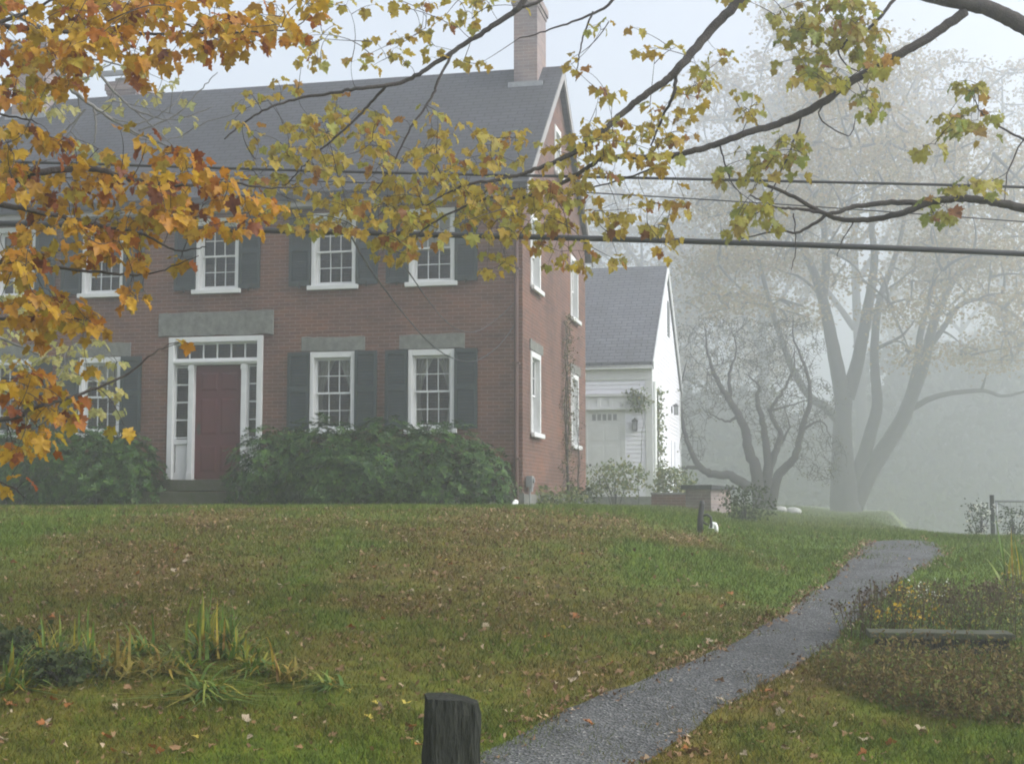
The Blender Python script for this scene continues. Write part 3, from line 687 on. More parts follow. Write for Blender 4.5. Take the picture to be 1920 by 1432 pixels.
def maple_branchset(root, limbs, clusters, Y0, lm, leaf_size, R, name_leaf="leaves", spread=.55, branch_name="branch", wob=.005, tip_r=.0016, dens=1.0, bark='bark'):
    sk = Skeleton()
    for pts, r0, r1 in limbs:
        P = [at(px, py, Y0 + (dy if dy is not None else 0)) for px, py, dy in pts]
        sc = Y0 / F; sk.limb(P, r0 * sc, r1 * sc, 8, 7, wob, R)
    tips = []
    for cx_, cy_, rx, ry, n in clusters:
        nt_ = max(1, int(round(n * dens / 2.15)))
        base = at(cx_, cy_, Y0); arr = np.array(sk.pts); pr_ = arr[np.argmin(np.sum((arr[:, [0, 2]] - np.array([base.x, base.z])) ** 2, 1))]
        yc = .5 * Y0 + .5 * pr_[1]
        for _ in range(nt_):
            a = R.uniform(0, 2 * math.pi); q_ = math.sqrt(R.random()) * 1.02
            tips.append(at(cx_ + math.cos(a) * q_ * rx, cy_ + math.sin(a) * q_ * ry - 12, yc + R.gauss(0, spread)))
    ends = sk.grow(tips, tip_r, .0065, .22, R)
    lv = Leaves(); pet = sk.mb
    for t, d in ends:
        k = R.choice([2, 2, 3, 3, 3]); a0 = R.uniform(0, 6.28)
        for i in range(k):
            a = a0 + i * 2 * math.pi / k + R.uniform(-.4, .4)
            out = Vector((math.cos(a), math.sin(a), 0)) * .8 + d * .4; out.z += R.uniform(-.3, .45); out.normalize()
            pl_ = leaf_size * R.uniform(.35, .75); e = t + out * pl_; e.z -= pl_ * R.uniform(.05, .4)
            tip = out * R.uniform(.3, 1.0) + Vector((0, 0, -R.uniform(.35, 1.3))) + Vector((R.gauss(0, .2), R.gauss(0, .2), 0))
            nrm = Vector((0, 0, 1)) * R.uniform(.3, 1) + out * .5 + Vector((R.gauss(0, .35), R.gauss(0, .35), R.gauss(0, .2)))
            lv.add(e, tip, nrm, leaf_size * R.uniform(.62, 1.12), R.uniform(-.1, .5), R.uniform(0, .35))
            pet.tube([t, (t + e) / 2 + Vector((0, 0, .006)), e], .0009, 3, cap=False)
    bo = sk.mb.build(branch_name, M[bark], root, smooth=True)
    lo = lv.build(name_leaf, lm, bo)
    return bo

# ------------------------------------------------------------------ left maple (orange), trunk just outside the frame
R1 = random.Random(21)
mapleL = empty("maple_tree", (-4.3, 7.0, tz(-4.3, 7.0))); tag(mapleL, "maple with orange and rust leaves reaching in from the left edge", "tree")
mapleR = empty("maple_tree", (4.9, 9.4, tz(4.9, 9.4))); tag(mapleR, "maple with yellow green leaves and a thick limb at the top right corner", "tree")
mapleP = empty("maple_tree", (-7.6, 15.0, tz(-7.6, 15.0))); tag(mapleP, "nearly bare grey limbed tree with few pale leaves in front of the roof", "tree")
def trunk(root, top, r0, r1, extra=()):
    sk = Skeleton(); b = root.location
    sk.limb([b + Vector((0, 0, -.2)), b + Vector((.05, .0, 1.2)), b.lerp(top, .6) + Vector((-.05, .1, 0)), top], r0, r1, 14, 6, .015)
    for pts, a, c_ in extra: sk.limb(pts, a, c_, 12, 8, .005)
    inv = Matrix.Translation(-b)
    o = sk.mb.build("trunk", M['bark'], None, smooth=True); o.parent = root; o.matrix_parent_inverse = Matrix.Translation(-b); return o
def fixparent(o, root):
    o.matrix_parent_inverse = Matrix.Translation(-root.location)
YL = 7.4
tl = Vector((-4.3, 7.1, 6.2))
trunk(mapleL, tl, .30, .16, [([tl + Vector((0, 0, -.4)), tl + Vector((.8, .3, 1.6)), tl + Vector((2.2, .4, 2.8))], .14, .05), ([tl + Vector((0, 0, -.2)), tl + Vector((-.9, -.4, 1.8)), tl + Vector((-1.6, .2, 3.4))], .14, .05)])
limbs_o = [
 ([(-520, 250, -.3), (-250, 345, -.2), (0, 340, 0), (60, 325, 0), (140, 316, .1), (185, 318, .1), (230, 332, .1), (280, 343, .2), (350, 347, .2), (420, 342, .3), (500, 352, .3), (560, 350, .4)], 9, 1.2),
 ([(-500, 300, -.3), (-250, 355, -.3), (0, 385, -.2), (60, 395, -.2), (130, 410, -.1), (200, 425, 0), (270, 440, 0), (330, 470, .1), (385, 462, .1)], 7, 1.0),
 ([(-520, -60, 0), (-250, 20, 0), (0, 48, .1), (60, 55, .1), (150, 60, .2), (220, 57, .2), (290, 65, .3), (400, 62, .3), (530, 57, .4), (570, 40, .4)], 7, 1.0),
 ([(-480, -300, .3), (-200, -140, .3), (60, -60, .3), (190, 2, .3), (260, 20, .4), (310, 35, .4), (360, 52, .5), (440, 90, .5)], 7, 1.0),
 ([(-500, 150, -.4), (-250, 110, -.4), (0, 40, -.3), (60, 20, -.3), (100, 0, -.3), (170, -30, -.3)], 6, 1.5),
 ([(-520, 420, -.2), (-250, 470, -.2), (0, 490, -.1), (80, 500, -.1), (180, 510, 0), (250, 515, .1), (300, 508, .1), (372, 480, .1)], 5, .9),
 ([(-500, 560, -.2), (-200, 590, -.2), (0, 600, 0), (60, 595, 0), (140, 598, .1), (190, 606, .1)], 5, .9),
 ([(-520, 700, -.3), (-250, 760, -.2), (0, 785, -.1), (60, 765, -.1), (110, 752, 0), (160, 735, .1), (240, 700, .2), (290, 660, .2), (335, 640, .3)], 6, .9),
 ([(-500, 750, -.3), (-200, 850, -.3), (0, 905, -.2), (45, 930, -.2)], 4, .9),
 ([(-505, 200, 0), (-200, 190, 0), (0, 215, .1), (70, 230, .1)], 5, 1),
]
cl_o = [(110, 50, 140, 70, 120), (330, 45, 140, 60, 84), (470, 60, 90, 50, 38), (560, 30, 70, 36, 20), (60, 150, 80, 55, 36), (230, 108, 110, 28, 24), (400, 95, 60, 26, 12), (265, 155, 8, 8, 3), (118, 152, 10, 10, 3), (25, 195, 35, 30, 9),
 (50, 285, 65, 45, 30), (150, 285, 50, 26, 10), (245, 285, 50, 30, 9), (330, 290, 30, 20, 5), (110, 345, 130, 34, 45), (320, 335, 80, 34, 24), (200, 392, 150, 52, 78), (400, 398, 120, 50, 66), (100, 465, 110, 42, 48), (230, 470, 80, 34, 26), (40, 510, 50, 36, 20),
 (255, 560, 24, 22, 6), (285, 450, 20, 30, 6), (385, 440, 14, 10, 3), (455, 438, 16, 12, 3), (340, 505, 16, 14, 3),
 (60, 585, 85, 34, 40), (130, 602, 66, 24, 16), (80, 638, 40, 18, 7), (185, 612, 16, 10, 3),
 (60, 730, 75, 34, 30), (120, 765, 56, 30, 19), (55, 805, 56, 34, 17), (25, 845, 30, 18, 6), (95, 845, 30, 12, 4), (338, 658, 6, 5, 1), (160, 695, 24, 16, 4), (25, 910, 20, 22, 4), (230, 800, 8, 8, 2)]
fixparent(maple_branchset(mapleL, limbs_o, cl_o, YL, M['leaf_orange'], .085, R1, dens=1.3, spread=.35), mapleL)
# ------------------------------------------------------------------ right maple
R2 = random.Random(33)
YR = 9.4
tr_ = Vector((4.9, 9.5, 6.6))
trunk(mapleR, tr_, .36, .2, [([tr_ + Vector((0, 0, -.6)), tr_ + Vector((-1.2, -.4, 1.2)), at(1500, -420, YR), at(1150, -260, YR)], .15, .06), ([tr_ + Vector((0, 0, -.3)), tr_ + Vector((.7, .5, 2)), tr_ + Vector((1.6, .3, 3.6))], .16, .05),
                             ([Vector((4.85, 9.42, 4.0)), at(2150, 150, YR - .1), at(2010, 95, YR), at(1920, 48, YR), at(1845, 14, YR), at(1740, -8, YR), at(1560, -60, YR + .2)], .078, .04)])
limbs_y = [
 ([(1190, -290, .1), (1060, -130, .1), (983, 0, 0), (960, 25, 0), (915, 55, 0), (860, 90, 0), (800, 130, -.1), (750, 155, -.1), (680, 165, -.2), (640, 172, -.2), (560, 185, -.2), (500, 205, -.3), (450, 235, -.3), (420, 262, -.3)], 7, 1.2),
 ([(850, 95, 0), (822, 150, -.1), (808, 185, -.1), (770, 240, -.2), (740, 300, -.2), (720, 335, -.2), (697, 368, -.3)], 3, .9),
 ([(725, 160, -.1), (690, 200, 0), (645, 243, 0), (592, 288, .1), (563, 318, .1), (533, 350, .2)], 3, .9),
 ([(1320, -360, .3), (1230, -110, .3), (1150, 0, .3), (1090, 35, .3), (1030, 56, .3), (975, 72, .3)], 4.5, 1),
 ([(1112, 22, .3), (1095, 65, .3), (1085, 110, .3), (1080, 152, .4)], 2.2, .8),
 ([(1120, -220, -.1), (1060, -50, -.1), (1018, -3, -.1), (980, 13, -.1)], 4.5, 2.8),
]
limbs_y2 = [
 ([(1560, -340, 0), (1450, -100, 0), (1385, 0, 0), (1330, 60, 0), (1280, 120, -.1), (1250, 150, -.1), (1200, 185, -.1), (1165, 215, -.1), (1120, 255, -.2), (1070, 290, -.2), (1010, 315, -.2), (960, 332, -.2), (880, 346, -.3), (840, 362, -.3), (795, 388, -.3)], 11, 1.3),
 ([(1268, 138, -.1), (1262, 180, -.1), (1240, 225, 0), (1220, 275, 0)], 4, 1.6),
 ([(1810, 22, 0), (1750, 65, 0), (1690, 100, 0), (1600, 150, .1), (1530, 200, .1), (1460, 232, .1), (1400, 250, 0), (1330, 275, 0), (1270, 290, 0), (1200, 295, 0), (1133, 297, -.1), (1100, 315, -.1), (1040, 350, -.1), (970, 372, -.2), (920, 370, -.2), (870, 388, -.2), (800, 425, -.2), (770, 462, -.2)], 9.5, 1.2),
 ([(1275, 290, 0), (1200, 325, .1), (1100, 355, .1), (1060, 372, .1)], 2.5, .9),
]
cl_y = [(600, 95, 55, 32, 18), (620, 35, 40, 34, 8), (740, 18, 55, 22, 10), (770, 98, 75, 36, 26), (840, 30, 55, 36, 18), (925, 25, 50, 28, 9), (890, 118, 26, 26, 7), (690, 130, 40, 20, 7),
 (520, 180, 75, 30, 16), (640, 200, 36, 16, 5), (700, 240, 85, 36, 30), (800, 228, 46, 26, 11), (555, 262, 78, 42, 38), (460, 245, 34, 16, 6), (640, 290, 76, 52, 50), (565, 335, 95, 50, 50), (750, 300, 70, 44, 38), (700, 378, 78, 50, 52), (640, 400, 60, 46, 36), (560, 405, 80, 34, 32), (745, 452, 46, 42, 26), (640, 440, 20, 12, 3), (480, 335, 50, 30, 14)]
cl_y2 = [(860, 290, 75, 44, 40), (950, 268, 46, 24, 12), (930, 350, 105, 50, 76), (820, 385, 95, 52, 66), (770, 440, 60, 46, 34), (920, 440, 70, 44, 32), (1000, 415, 75, 34, 34), (930, 500, 20, 30, 9), (1060, 390, 65, 46, 40), (1055, 478, 54, 30, 22), (1100, 300, 85, 52, 44), (1190, 300, 86, 52, 48), (1240, 240, 56, 44, 24), (1130, 230, 44, 50, 20), (1080, 130, 26, 18, 5), (1150, 58, 44, 16, 8),
 (1240, 395, 46, 54, 25), (1160, 415, 46, 52, 21), (1235, 460, 36, 20, 8), (1160, 488, 16, 12, 3), (1335, 130, 36, 32, 11), (1300, 190, 46, 34, 17), (1390, 210, 36, 30, 13), (1235, 108, 36, 14, 6), (1090, 510, 14, 10, 3)]
limbs_g = [
 ([(1760, -160, 0), (1710, -50, 0), (1675, 0, 0), (1640, 45, 0), (1590, 75, .1), (1570, 92, .1), (1530, 70, .1), (1498, 48, .1)], 4.5, 1),
 ([(1570, 92, .1), (1590, 125, .1), (1642, 140, .1)], 2, .9),
 ([(2350, 420, 0), (2100, 440, 0), (1920, 392, 0), (1870, 380, 0), (1800, 372, 0), (1740, 380, 0), (1690, 400, 0), (1640, 410, .1), (1590, 412, .1), (1545, 400, .1), (1480, 365, .2), (1435, 347, .2)], 10, 3),
 ([(1735, 380, 0), (1660, 380, .05), (1600, 388, .05), (1560, 400, 0), (1500, 392, 0), (1455, 388, 0), (1408, 367, 0)], 6, 1.6),
 ([(1550, 403, .1), (1500, 435, .1), (1460, 433, .1), (1390, 448, .1)], 3.5, 1.2),
 ([(2200, 330, 0), (2000, 300, 0), (1920, 262, 0), (1870, 235, 0), (1840, 210, 0), (1828, 188, 0)], 3.5, 1),
 ([(1925, 250, .1), (1890, 320, .1), (1885, 375, 0)], 1.8, .8),
 ([(1600, 150, .1), (1535, 210, .1), (1590, 255, .1), (1605, 215, .15)], 2, .8),
 ([(1505, 215, .1), (1470, 310, .1), (1430, 390, 0), (1405, 400, .1)], 2, .8),
 ([(1350, 268, 0), (1362, 320, 0), (1390, 370, .1)], 2, .8),
 ([(1603, 412, .1), (1580, 450, .1), (1570, 480, .1)], 1.4, .7), ([(1488, 400, .1), (1492, 460, .1), (1485, 505, .1)], 1.4, .7),
]
cl_g = [(1400, 4, 36, 8, 5), (1500, 48, 46, 38, 22), (1570, 45, 56, 42, 30), (1620, 98, 50, 42, 28), (1510, 128, 46, 34, 22), (1560, 148, 36, 26, 12), (1650, 130, 20, 14, 4), (1622, 200, 34, 26, 12), (1462, 290, 46, 34, 18), (1395, 335, 46, 44, 20), (1420, 408, 52, 24, 16), (1368, 436, 26, 10, 6), (1485, 345, 12, 10, 2), (1820, 170, 20, 24, 8), (1810, 238, 60, 32, 24), (1745, 288, 16, 14, 5), (1762, 398, 26, 28, 10), (1820, 362, 44, 18, 13), (1600, 20, 40, 20, 8)]
fixparent(maple_branchset(mapleR, limbs_y, cl_y, YR, M['leaf_yellow'], .081, R2, spread=.45), mapleR)
fixparent(maple_branchset(mapleR, limbs_y2, cl_y2, YR, M['leaf_yellow'], .081, R2, dens=1.15, spread=.45), mapleR)
fixparent(maple_branchset(mapleR, limbs_g, cl_g, YR, M['leaf_green'], .094, R2, dens=1.5, spread=.4), mapleR)
# ------------------------------------------------------------------ pale, nearly bare tree further back on the left
YP = 15.0
tp = Vector((-7.6, 15.0, 6.4)); trunk(mapleP, tp, .2, .12)
limbs_p = [
 ([(-360, -20, 0), (-100, 30, 0), (77, 110, 0), (125, 160, 0), (174, 200, 0), (235, 238, .2), (300, 268, .3), (360, 300, .4)], 6, 1.2),
 ([(-340, -60, 0), (0, 20, .2), (150, 105, .2), (215, 172, .3), (250, 205, .3), (290, 240, .3), (330, 280, .4)], 4, .9),
 ([(176, 200, 0), (180, 235, 0), (176, 268, 0)], 2.6, 1.2), ([(165, 110, .2), (230, 125, .3), (270, 170, .3), (310, 175, .3)], 2, .8),
 ([(160, 205, 0), (120, 250, 0), (100, 290, 0)], 2, .8), ([(250, 205, .3), (320, 225, .3), (400, 200, .3)], 2, .8), ([(260, 245, .3), (330, 215, .4), (380, 165, .4), (408, 135, .4)], 2, .7),
 ([(-350, 500, 0), (-80, 600, 0), (40, 650, 0), (120, 690, 0), (190, 720, 0)], 4, 1), ([(-350, 560, .3), (-100, 680, .3), (60, 740, .3), (150, 800, .3)], 3, 1)]
limbs_p += [([(60, 95, 0), (140, 150, .1), (190, 130, .2), (240, 105, .2), (300, 112, .3)], 2, .7), ([(200, 218, .1), (260, 232, .2), (320, 200, .2), (345, 170, .3)], 1.8, .6), ([(120, 158, 0), (70, 200, -.1), (40, 260, -.1)], 2.2, .8), ([(230, 236, .2), (270, 262, .2), (330, 258, .3), (390, 228, .3), (470, 205, .3)], 1.8, .6), ([(140, 168, 0), (150, 215, .1), (120, 262, .1)], 1.8, .6)]
cl_p = [(120, 130, 60, 40, 14), (60, 190, 60, 40, 16), (230, 130, 60, 40, 10), (250, 210, 50, 30, 9), (330, 220, 60, 40, 8), (110, 215, 40, 30, 10), (300, 160, 30, 30, 5), (180, 280, 60, 30, 8),
 (70, 640, 100, 50, 46), (170, 690, 50, 44, 24), (60, 710, 80, 40, 28), (190, 770, 40, 40, 14), (30, 570, 40, 30, 12)]
R3 = random.Random(5)
fixparent(maple_branchset(mapleP, limbs_p, cl_p, YP, M['leaf_pale'], .115, R3, spread=.5, wob=.008, tip_r=.0035, bark='bark_grey'), mapleP)

# ------------------------------------------------------------------ unseen crowns of the two near maples, added above the picture to shade the fog
for root, ctr, rad_, lm, sd_ in ((mapleL, Vector((-3.6, 7.2, 9.4)), (4.2, 4.0, 2.9), M['leaf_orange'], 3), (mapleR, Vector((4.2, 9.5, 10.8)), (5.0, 4.4, 3.4), M['leaf_yellow'], 4)):
    RR = np.random.RandomState(sd_); n = 4200
    p = RR.normal(size=(n, 3)); p /= np.linalg.norm(p, axis=1)[:, None]; p *= (RR.rand(n, 1) ** .45)
    cl_ = fbm(p[:, 0] * 3 + 9, p[:, 1] * 3 + p[:, 2] * 2, 2) > .42
    p = p[cl_] * np.array(rad_) + np.array(ctr)
    o = quads_leaves(p, .26, RR, "crown", lm, root, 1.3, .2); fixparent(o, root)

# ------------------------------------------------------------------ trees in the fog
def fog_tree(name, label, base_px, Y, limbs, clusters, lm, leafsize, R, ntip, per_tip, rtip, depth_spread, curl=.2, group=None, clump=1.0, bark='bark_far', limbf=.74, gnarl=0):
    b = at(*base_px, Y); root = empty(name, (b.x, b.y, tz(b.x, b.y) - .1)); tag(root, label, "tree", group)
    sk = Skeleton(); sc = Y / F
    for pts, r0, r1 in limbs:
        P = [at(p[0], p[1], Y + (p[2] if len(p) > 2 else 0)) for p in pts]
        if pts[0][1] > base_px[1] - 5: P[0].z = root.location.z - .1
        sk.limb(P, r0 * sc * limbf, r1 * sc * limbf * (.3 if gnarl else .8), 9, 6, gnarl or .004 * Y / 30, R, .7 if gnarl else .9)
    tips = []
    tot = sum(c_[2] * c_[3] * (c_[4] if len(c_) > 4 else 1) for c_ in clusters)
    for c_ in clusters:
        n = int(ntip * c_[2] * c_[3] * (c_[4] if len(c_) > 4 else 1) / tot) + 1
        for _ in range(n):
            a = R.uniform(0, 6.283); q_ = math.sqrt(R.random()); tips.append(at(c_[0] + math.cos(a) * q_ * c_[2], c_[1] + math.sin(a) * q_ * c_[3], Y + R.gauss(0, depth_spread)))
    ends = sk.grow(tips, rtip, rtip * 5, curl, R)
    t = sk.mb.build("trunk", M[bark], root, smooth=True); fixparent(t, root)
    if lm is not None and per_tip:
        RR = np.random.RandomState(R.randint(0, 9999)); pts = []
        for e, d in ends:
            if R.random() < .12: continue
            k = max(1, int(per_tip * R.uniform(.4, 1.5))); o = RR.normal(size=(k, 3)) * np.array([.55, .55, .22]) * clump; pts += [tuple(np.array(e) + q_) for q_ in o]
        c2 = quads_leaves(pts, leafsize, RR, "crown", lm, root, 1.3, .5); fixparent(c2, root)
    return root
RF = random.Random(77)
fog_tree("maple_tree", "huge many limbed tree fading into fog right of the barn", (1588, 964), 74,
 [([(1588, 975), (1584, 930), (1582, 890), (1580, 850), (1580, 790), (1585, 730)], 42, 24),
  ([(1583, 760), (1572, 700), (1562, 650), (1552, 600), (1540, 550), (1524, 505), (1508, 470), (1490, 420), (1480, 340), (1470, 260)], 22, 4),
  ([(1588, 745), (1604, 695), (1616, 640), (1628, 575), (1635, 530), (1640, 480), (1634, 420), (1640, 350), (1652, 250), (1655, 160)], 20, 3),
  ([(1542, 560), (1549, 500), (1546, 440), (1540, 350), (1536, 250), (1545, 170)], 13, 3),
  ([(1592, 930), (1618, 860), (1634, 805), (1645, 760), (1641, 700), (1640, 640), (1650, 560, 2), (1672, 500, 3), (1692, 430, 3), (1704, 340, 3), (1720, 240, 3)], 20, 3),
  ([(1600, 950), (1630, 885), (1658, 842), (1690, 790), (1710, 742), (1730, 690), (1740, 650), (1752, 600), (1770, 560), (1795, 515), (1835, 470), (1872, 410), (1890, 330)], 26, 3),
  ([(1700, 760), (1718, 690), (1727, 620), (1742, 560), (1762, 480), (1782, 400), (1790, 300)], 12, 3),
  ([(1738, 655), (1765, 620), (1800, 572), (1850, 562), (1900, 590), (1960, 640)], 9, 3),
  ([(1705, 768), (1760, 742), (1840, 732), (1885, 742), (1960, 722)], 9, 3),
  ([(1582, 800), (1550, 765), (1520, 745), (1490, 700), (1470, 650), (1450, 590), (1436, 540), (1420, 480), (1395, 410), (1370, 330)], 13, 3),
  ([(1550, 568), (1530, 545), (1500, 520), (1468, 510)], 6, 2), ([(1640, 655, 0), (1690, 630), (1715, 600)], 6, 2), ([(1630, 560), (1660, 545), (1720, 500)], 5, 2)],
 [(1340, 500, 70, 40), (1400, 560, 70, 30), (1330, 570, 50, 30, .7), (1420, 460, 80, 60), (1480, 590, 60, 20, .6), (1380, 380, 80, 60), (1480, 330, 90, 90), (1560, 420, 70, 70, .7), (1590, 250, 110, 110), (1700, 330, 90, 90), (1640, 150, 80, 70, .7), (1800, 420, 90, 80), (1720, 580, 90, 26), (1760, 490, 80, 50), (1860, 520, 80, 50), (1860, 660, 70, 34), (1910, 400, 60, 120), (1830, 300, 90, 60), (1690, 670, 60, 18, .6), (1530, 150, 60, 60, .6), (1920, 600, 60, 60), (1600, 520, 60, 26, .5)],
 M['leaf_far'], .21, RF, 900, 58, .018, 4.6, clump=1.3)
fog_tree("apple_tree", "gnarled dark apple tree with twisting bare limbs beside the barn", (1425, 945), 46,
 [([(1425, 955), (1420, 890), (1404, 842), (1392, 790), (1370, 752), (1350, 722), (1335, 690), (1325, 650), (1322, 610)], 15, 3),
  ([(1432, 950), (1440, 870), (1432, 800), (1419, 745), (1424, 725), (1400, 700)], 12, 2.5), ([(1434, 905), (1456, 842), (1463, 810), (1445, 772), (1468, 733), (1488, 690), (1490, 650)], 9, 2.5),
  ([(1440, 955), (1460, 892), (1490, 858), (1505, 800), (1520, 745), (1511, 690), (1490, 640), (1485, 590)], 12, 2.5), ([(1408, 915), (1370, 892), (1325, 885), (1297, 850), (1282, 800), (1277, 740), (1285, 680)], 12, 3),
  ([(1330, 886), (1300, 876), (1270, 880), (1240, 890)], 7, 2), ([(1385, 775), (1365, 790), (1340, 780), (1310, 760)], 4, 1.5), ([(1440, 770), (1480, 760), (1530, 745)], 4, 1.5), ([(1370, 752), (1368, 700), (1380, 660), (1372, 610)], 5, 1.5), ([(1455, 845), (1480, 800), (1470, 760)], 4, 1.5), ([(1500, 810), (1540, 790), (1560, 830)], 4, 1.2)],
 [(1330, 640, 70, 50), (1400, 640, 80, 50), (1480, 650, 70, 60), (1310, 740, 50, 60), (1380, 720, 60, 50), (1500, 750, 70, 60), (1450, 780, 60, 60), (1540, 860, 50, 50), (1300, 830, 30, 40, .6), (1460, 700, 60, 50)],
 M['leaf_grey'], .07, RF, 3200, 1.0, .0042, 1.6, curl=.36, clump=.35, limbf=.98, gnarl=.028, bark='bark_dark')
def plain_tree(label, px, Y, top_y, half_w, n, R, group, lean=0):
    """tree built from a trunk, a handful of limbs and loose leaf clumps"""
    base_y = 955; h = base_y - top_y; cx_ = px
    limbs = [([(px, base_y + 6), (px + 6, base_y - h * .2), (px + lean * .3, base_y - h * .45), (px + lean * .6, base_y - h * .7), (px + lean, top_y + h * .06)], h * .022, 2)]
    cls = [(px + lean, top_y + h * .14, half_w * .5, h * .13)]
    for k in range(8):
        f = .3 + .06 * k + R.uniform(-.03, .03); s = -1 if k % 2 else 1; w_ = half_w * R.uniform(.7, 1.05) * (1.1 - abs(f - .5))
        limbs.append(([(px + lean * f, base_y - h * f), (px + lean * f + s * w_ * .45, base_y - h * (f + .12)), (px + lean * f + s * w_ * .9, base_y - h * (f + .2), R.uniform(-3, 3))], h * .010, 1.5))
        cls.append((px + lean * f + s * w_ * .75, base_y - h * (f + .2), half_w * .42, h * .11))
    return fog_tree("broadleaf_tree", label, (px, base_y), Y, limbs, cls, M['leaf_far'], .42, R, int(n * 1.2), 44, .03, Y * .035, group=group, clump=1.5)
for args in (("tall pale crown standing highest in the fog behind the many limbed tree", 1610, 120, 20, 190, 340), ("faint rounded crown in the fog left of the tallest one", 1430, 130, 130, 150, 280), ("faint tree in the fog at the right edge of the picture", 1890, 150, 90, 170, 320),
             ("very faint tree top showing above the barn roof", 1210, 140, 330, 150, 240), ("faint dark tree low in the fog right of the many limbed trunk", 1790, 175, 420, 140, 240), ("faint low tree between the barn and the apple tree", 1340, 150, 470, 110, 220)):
    plain_tree(args[0], args[1], args[2], args[3], args[4], args[5], RF, "trees fading in the fog", RF.uniform(-30, 30))

# far wood behind the trees: one mass of crowns nobody could count
WR = np.random.RandomState(55); wp0 = []
for k in range(150):
    Yw = WR.uniform(122, 165); pxw = WR.uniform(1120, 2300) if k < 120 else WR.uniform(-300, 1120)
    topy = 760 + 110 * (fbm(pxw / 170., k * 0 + 2., 3) - .5) * 2 - (0 if pxw < 1650 else (pxw - 1650) * .40)
    c_ = at(pxw, WR.uniform(topy, 900), Yw); g_ = tz(c_.x, c_.y)
    for h_ in np.linspace(g_ + .8, max(c_.z, g_ + 2), 3):
        m_n = 210; q_ = WR.normal(size=(m_n, 3)); q_ /= np.linalg.norm(q_, axis=1)[:, None]; q_ *= WR.rand(m_n, 1) ** .5 * np.array([4.6, 4.0, 3.0]); wp0.append(q_ + np.array([c_.x, c_.y, h_]))
wp0 = np.concatenate(wp0); fw = quads_leaves(wp0, 1.25, WR, "far_wood", M['leaf_wood'], None, 1.3, .3)
tag(fw, "dim wood closing the view behind the foggy trees", "wood", kind='stuff')

# ------------------------------------------------------------------ shrubs
def lumpy(u, v, seed): return 1 + .16 * math.sin(5 * u + seed) * math.sin(4 * v + seed * 2) + .10 * math.sin(11 * u + 2 * seed) * math.sin(9 * v)
def rhodo(label, lobes, n, seed, leaf=.115):
    """lobes: (centre x, y, height, radius x, radius y) on the ground, in house coordinates"""
    R = random.Random(seed); c0 = lobes[0]
    def W(x, y): p = HO + RX * x + RY * y; return Vector((p.x, p.y, tz(p.x, p.y)))
    root = empty("rhododendron", W(c0[0], c0[1])); tag(root, label, "shrub")
    co = []; k = 0; stems = MB()
    tot = sum(l[3] * l[2] for l in lobes)
    for lx, ly, h, rx, ry in lobes:
        b = W(lx, ly)
        for i in range(7):
            a = R.uniform(0, 6.28); q_ = R.uniform(.3, .75)
            tip = b + RX * (math.cos(a) * rx * q_) + RY * (math.sin(a) * ry * q_) + Vector((0, 0, h * R.uniform(.5, .8)))
            stems.tube(smooth_path([b + Vector((R.uniform(-.2, .2), R.uniform(-.1, .1), -.05)), b.lerp(tip, .5) + Vector((R.uniform(-.15, .15), 0, .1)), tip], 4), [.03 - .0025 * j for j in range(9)], 5)
        for i in range(int(n * 1.0 * l_ if (l_ := lx * 0 + rx * h / tot) else 0)):
            a = R.uniform(0, 6.283); ph = math.asin(R.uniform(-.46, 1)); depth = 1 - abs(R.gauss(0, .12)) if R.random() < .8 else R.uniform(.4, .9)
            dv = Vector((math.cos(a) * math.cos(ph), math.sin(a) * math.cos(ph), math.sin(ph)))
            f = lumpy(a, ph, seed + lx) * depth
            p = b + RX * (dv.x * rx * f) + RY * (dv.y * ry * f) + Vector((0, 0, max(.03, h * .34 + dv.z * h * .66 * f)))
            out = RX * dv.x + RY * dv.y + Vector((0, 0, dv.z + .55)); out = (out + Vector((R.gauss(0, .25), R.gauss(0, .25), R.gauss(0, .2)))).normalized()
            e1 = out.orthogonal().normalized(); e2 = out.cross(e1); m_ = R.randint(6, 9); ph0 = R.uniform(0, 6.28); up = R.uniform(.05, .55)
            for j in range(m_):
                c = ph0 + 6.283 * j / m_; rd = e1 * math.cos(c) + e2 * math.sin(c); ld = (rd + out * (up + R.uniform(-.25, .25))).normalized(); s = leaf * R.uniform(.75, 1.2)
                sd2 = ld.cross(out).normalized() * s * .19; q0 = p + rd * .012; mid = q0 + ld * s * .5 + out * s * .05; tipp = q0 + ld * s - out * s * .08
                co += [q0, mid + sd2, tipp, mid - sd2]; k += 1
    P = np.array([tuple(p) for p in co]); o = npmesh("foliage", P, np.arange(k)[:, None] * 4 + np.arange(4)[None], M['rhodo'], root); fixparent(o, root)
    s = stems.build("stems", M['bark'], root, smooth=True); fixparent(s, root)
    return root
rhodo("dark green rhododendron mass right of the red door under two windows", [(-4.35, -.95, 1.45, .8, .75), (-3.3, -1.0, 1.55, .95, .85), (-2.2, -1.0, 1.52, .95, .85), (-1.2, -1.05, 1.45, .95, .85), (-.55, -1.0, 1.05, .6, .7), (-2.8, -1.35, 1.1, 1.3, .7)], 4200, 3, .10)
rhodo("dark green rhododendron left of the red door, below the orange leaves", [(-8.1, -1.0, 1.50, 1.0, .85), (-9.2, -1.0, 1.55, 1.0, .85), (-10.3, -1.0, 1.6, 1.1, .85), (-7.5, -1.0, 1.42, .8, .8), (-11.3, -1.0, 1.5, .9, .8), (-7.1, -.95, 1.3, .62, .7)], 3900, 9, .10)
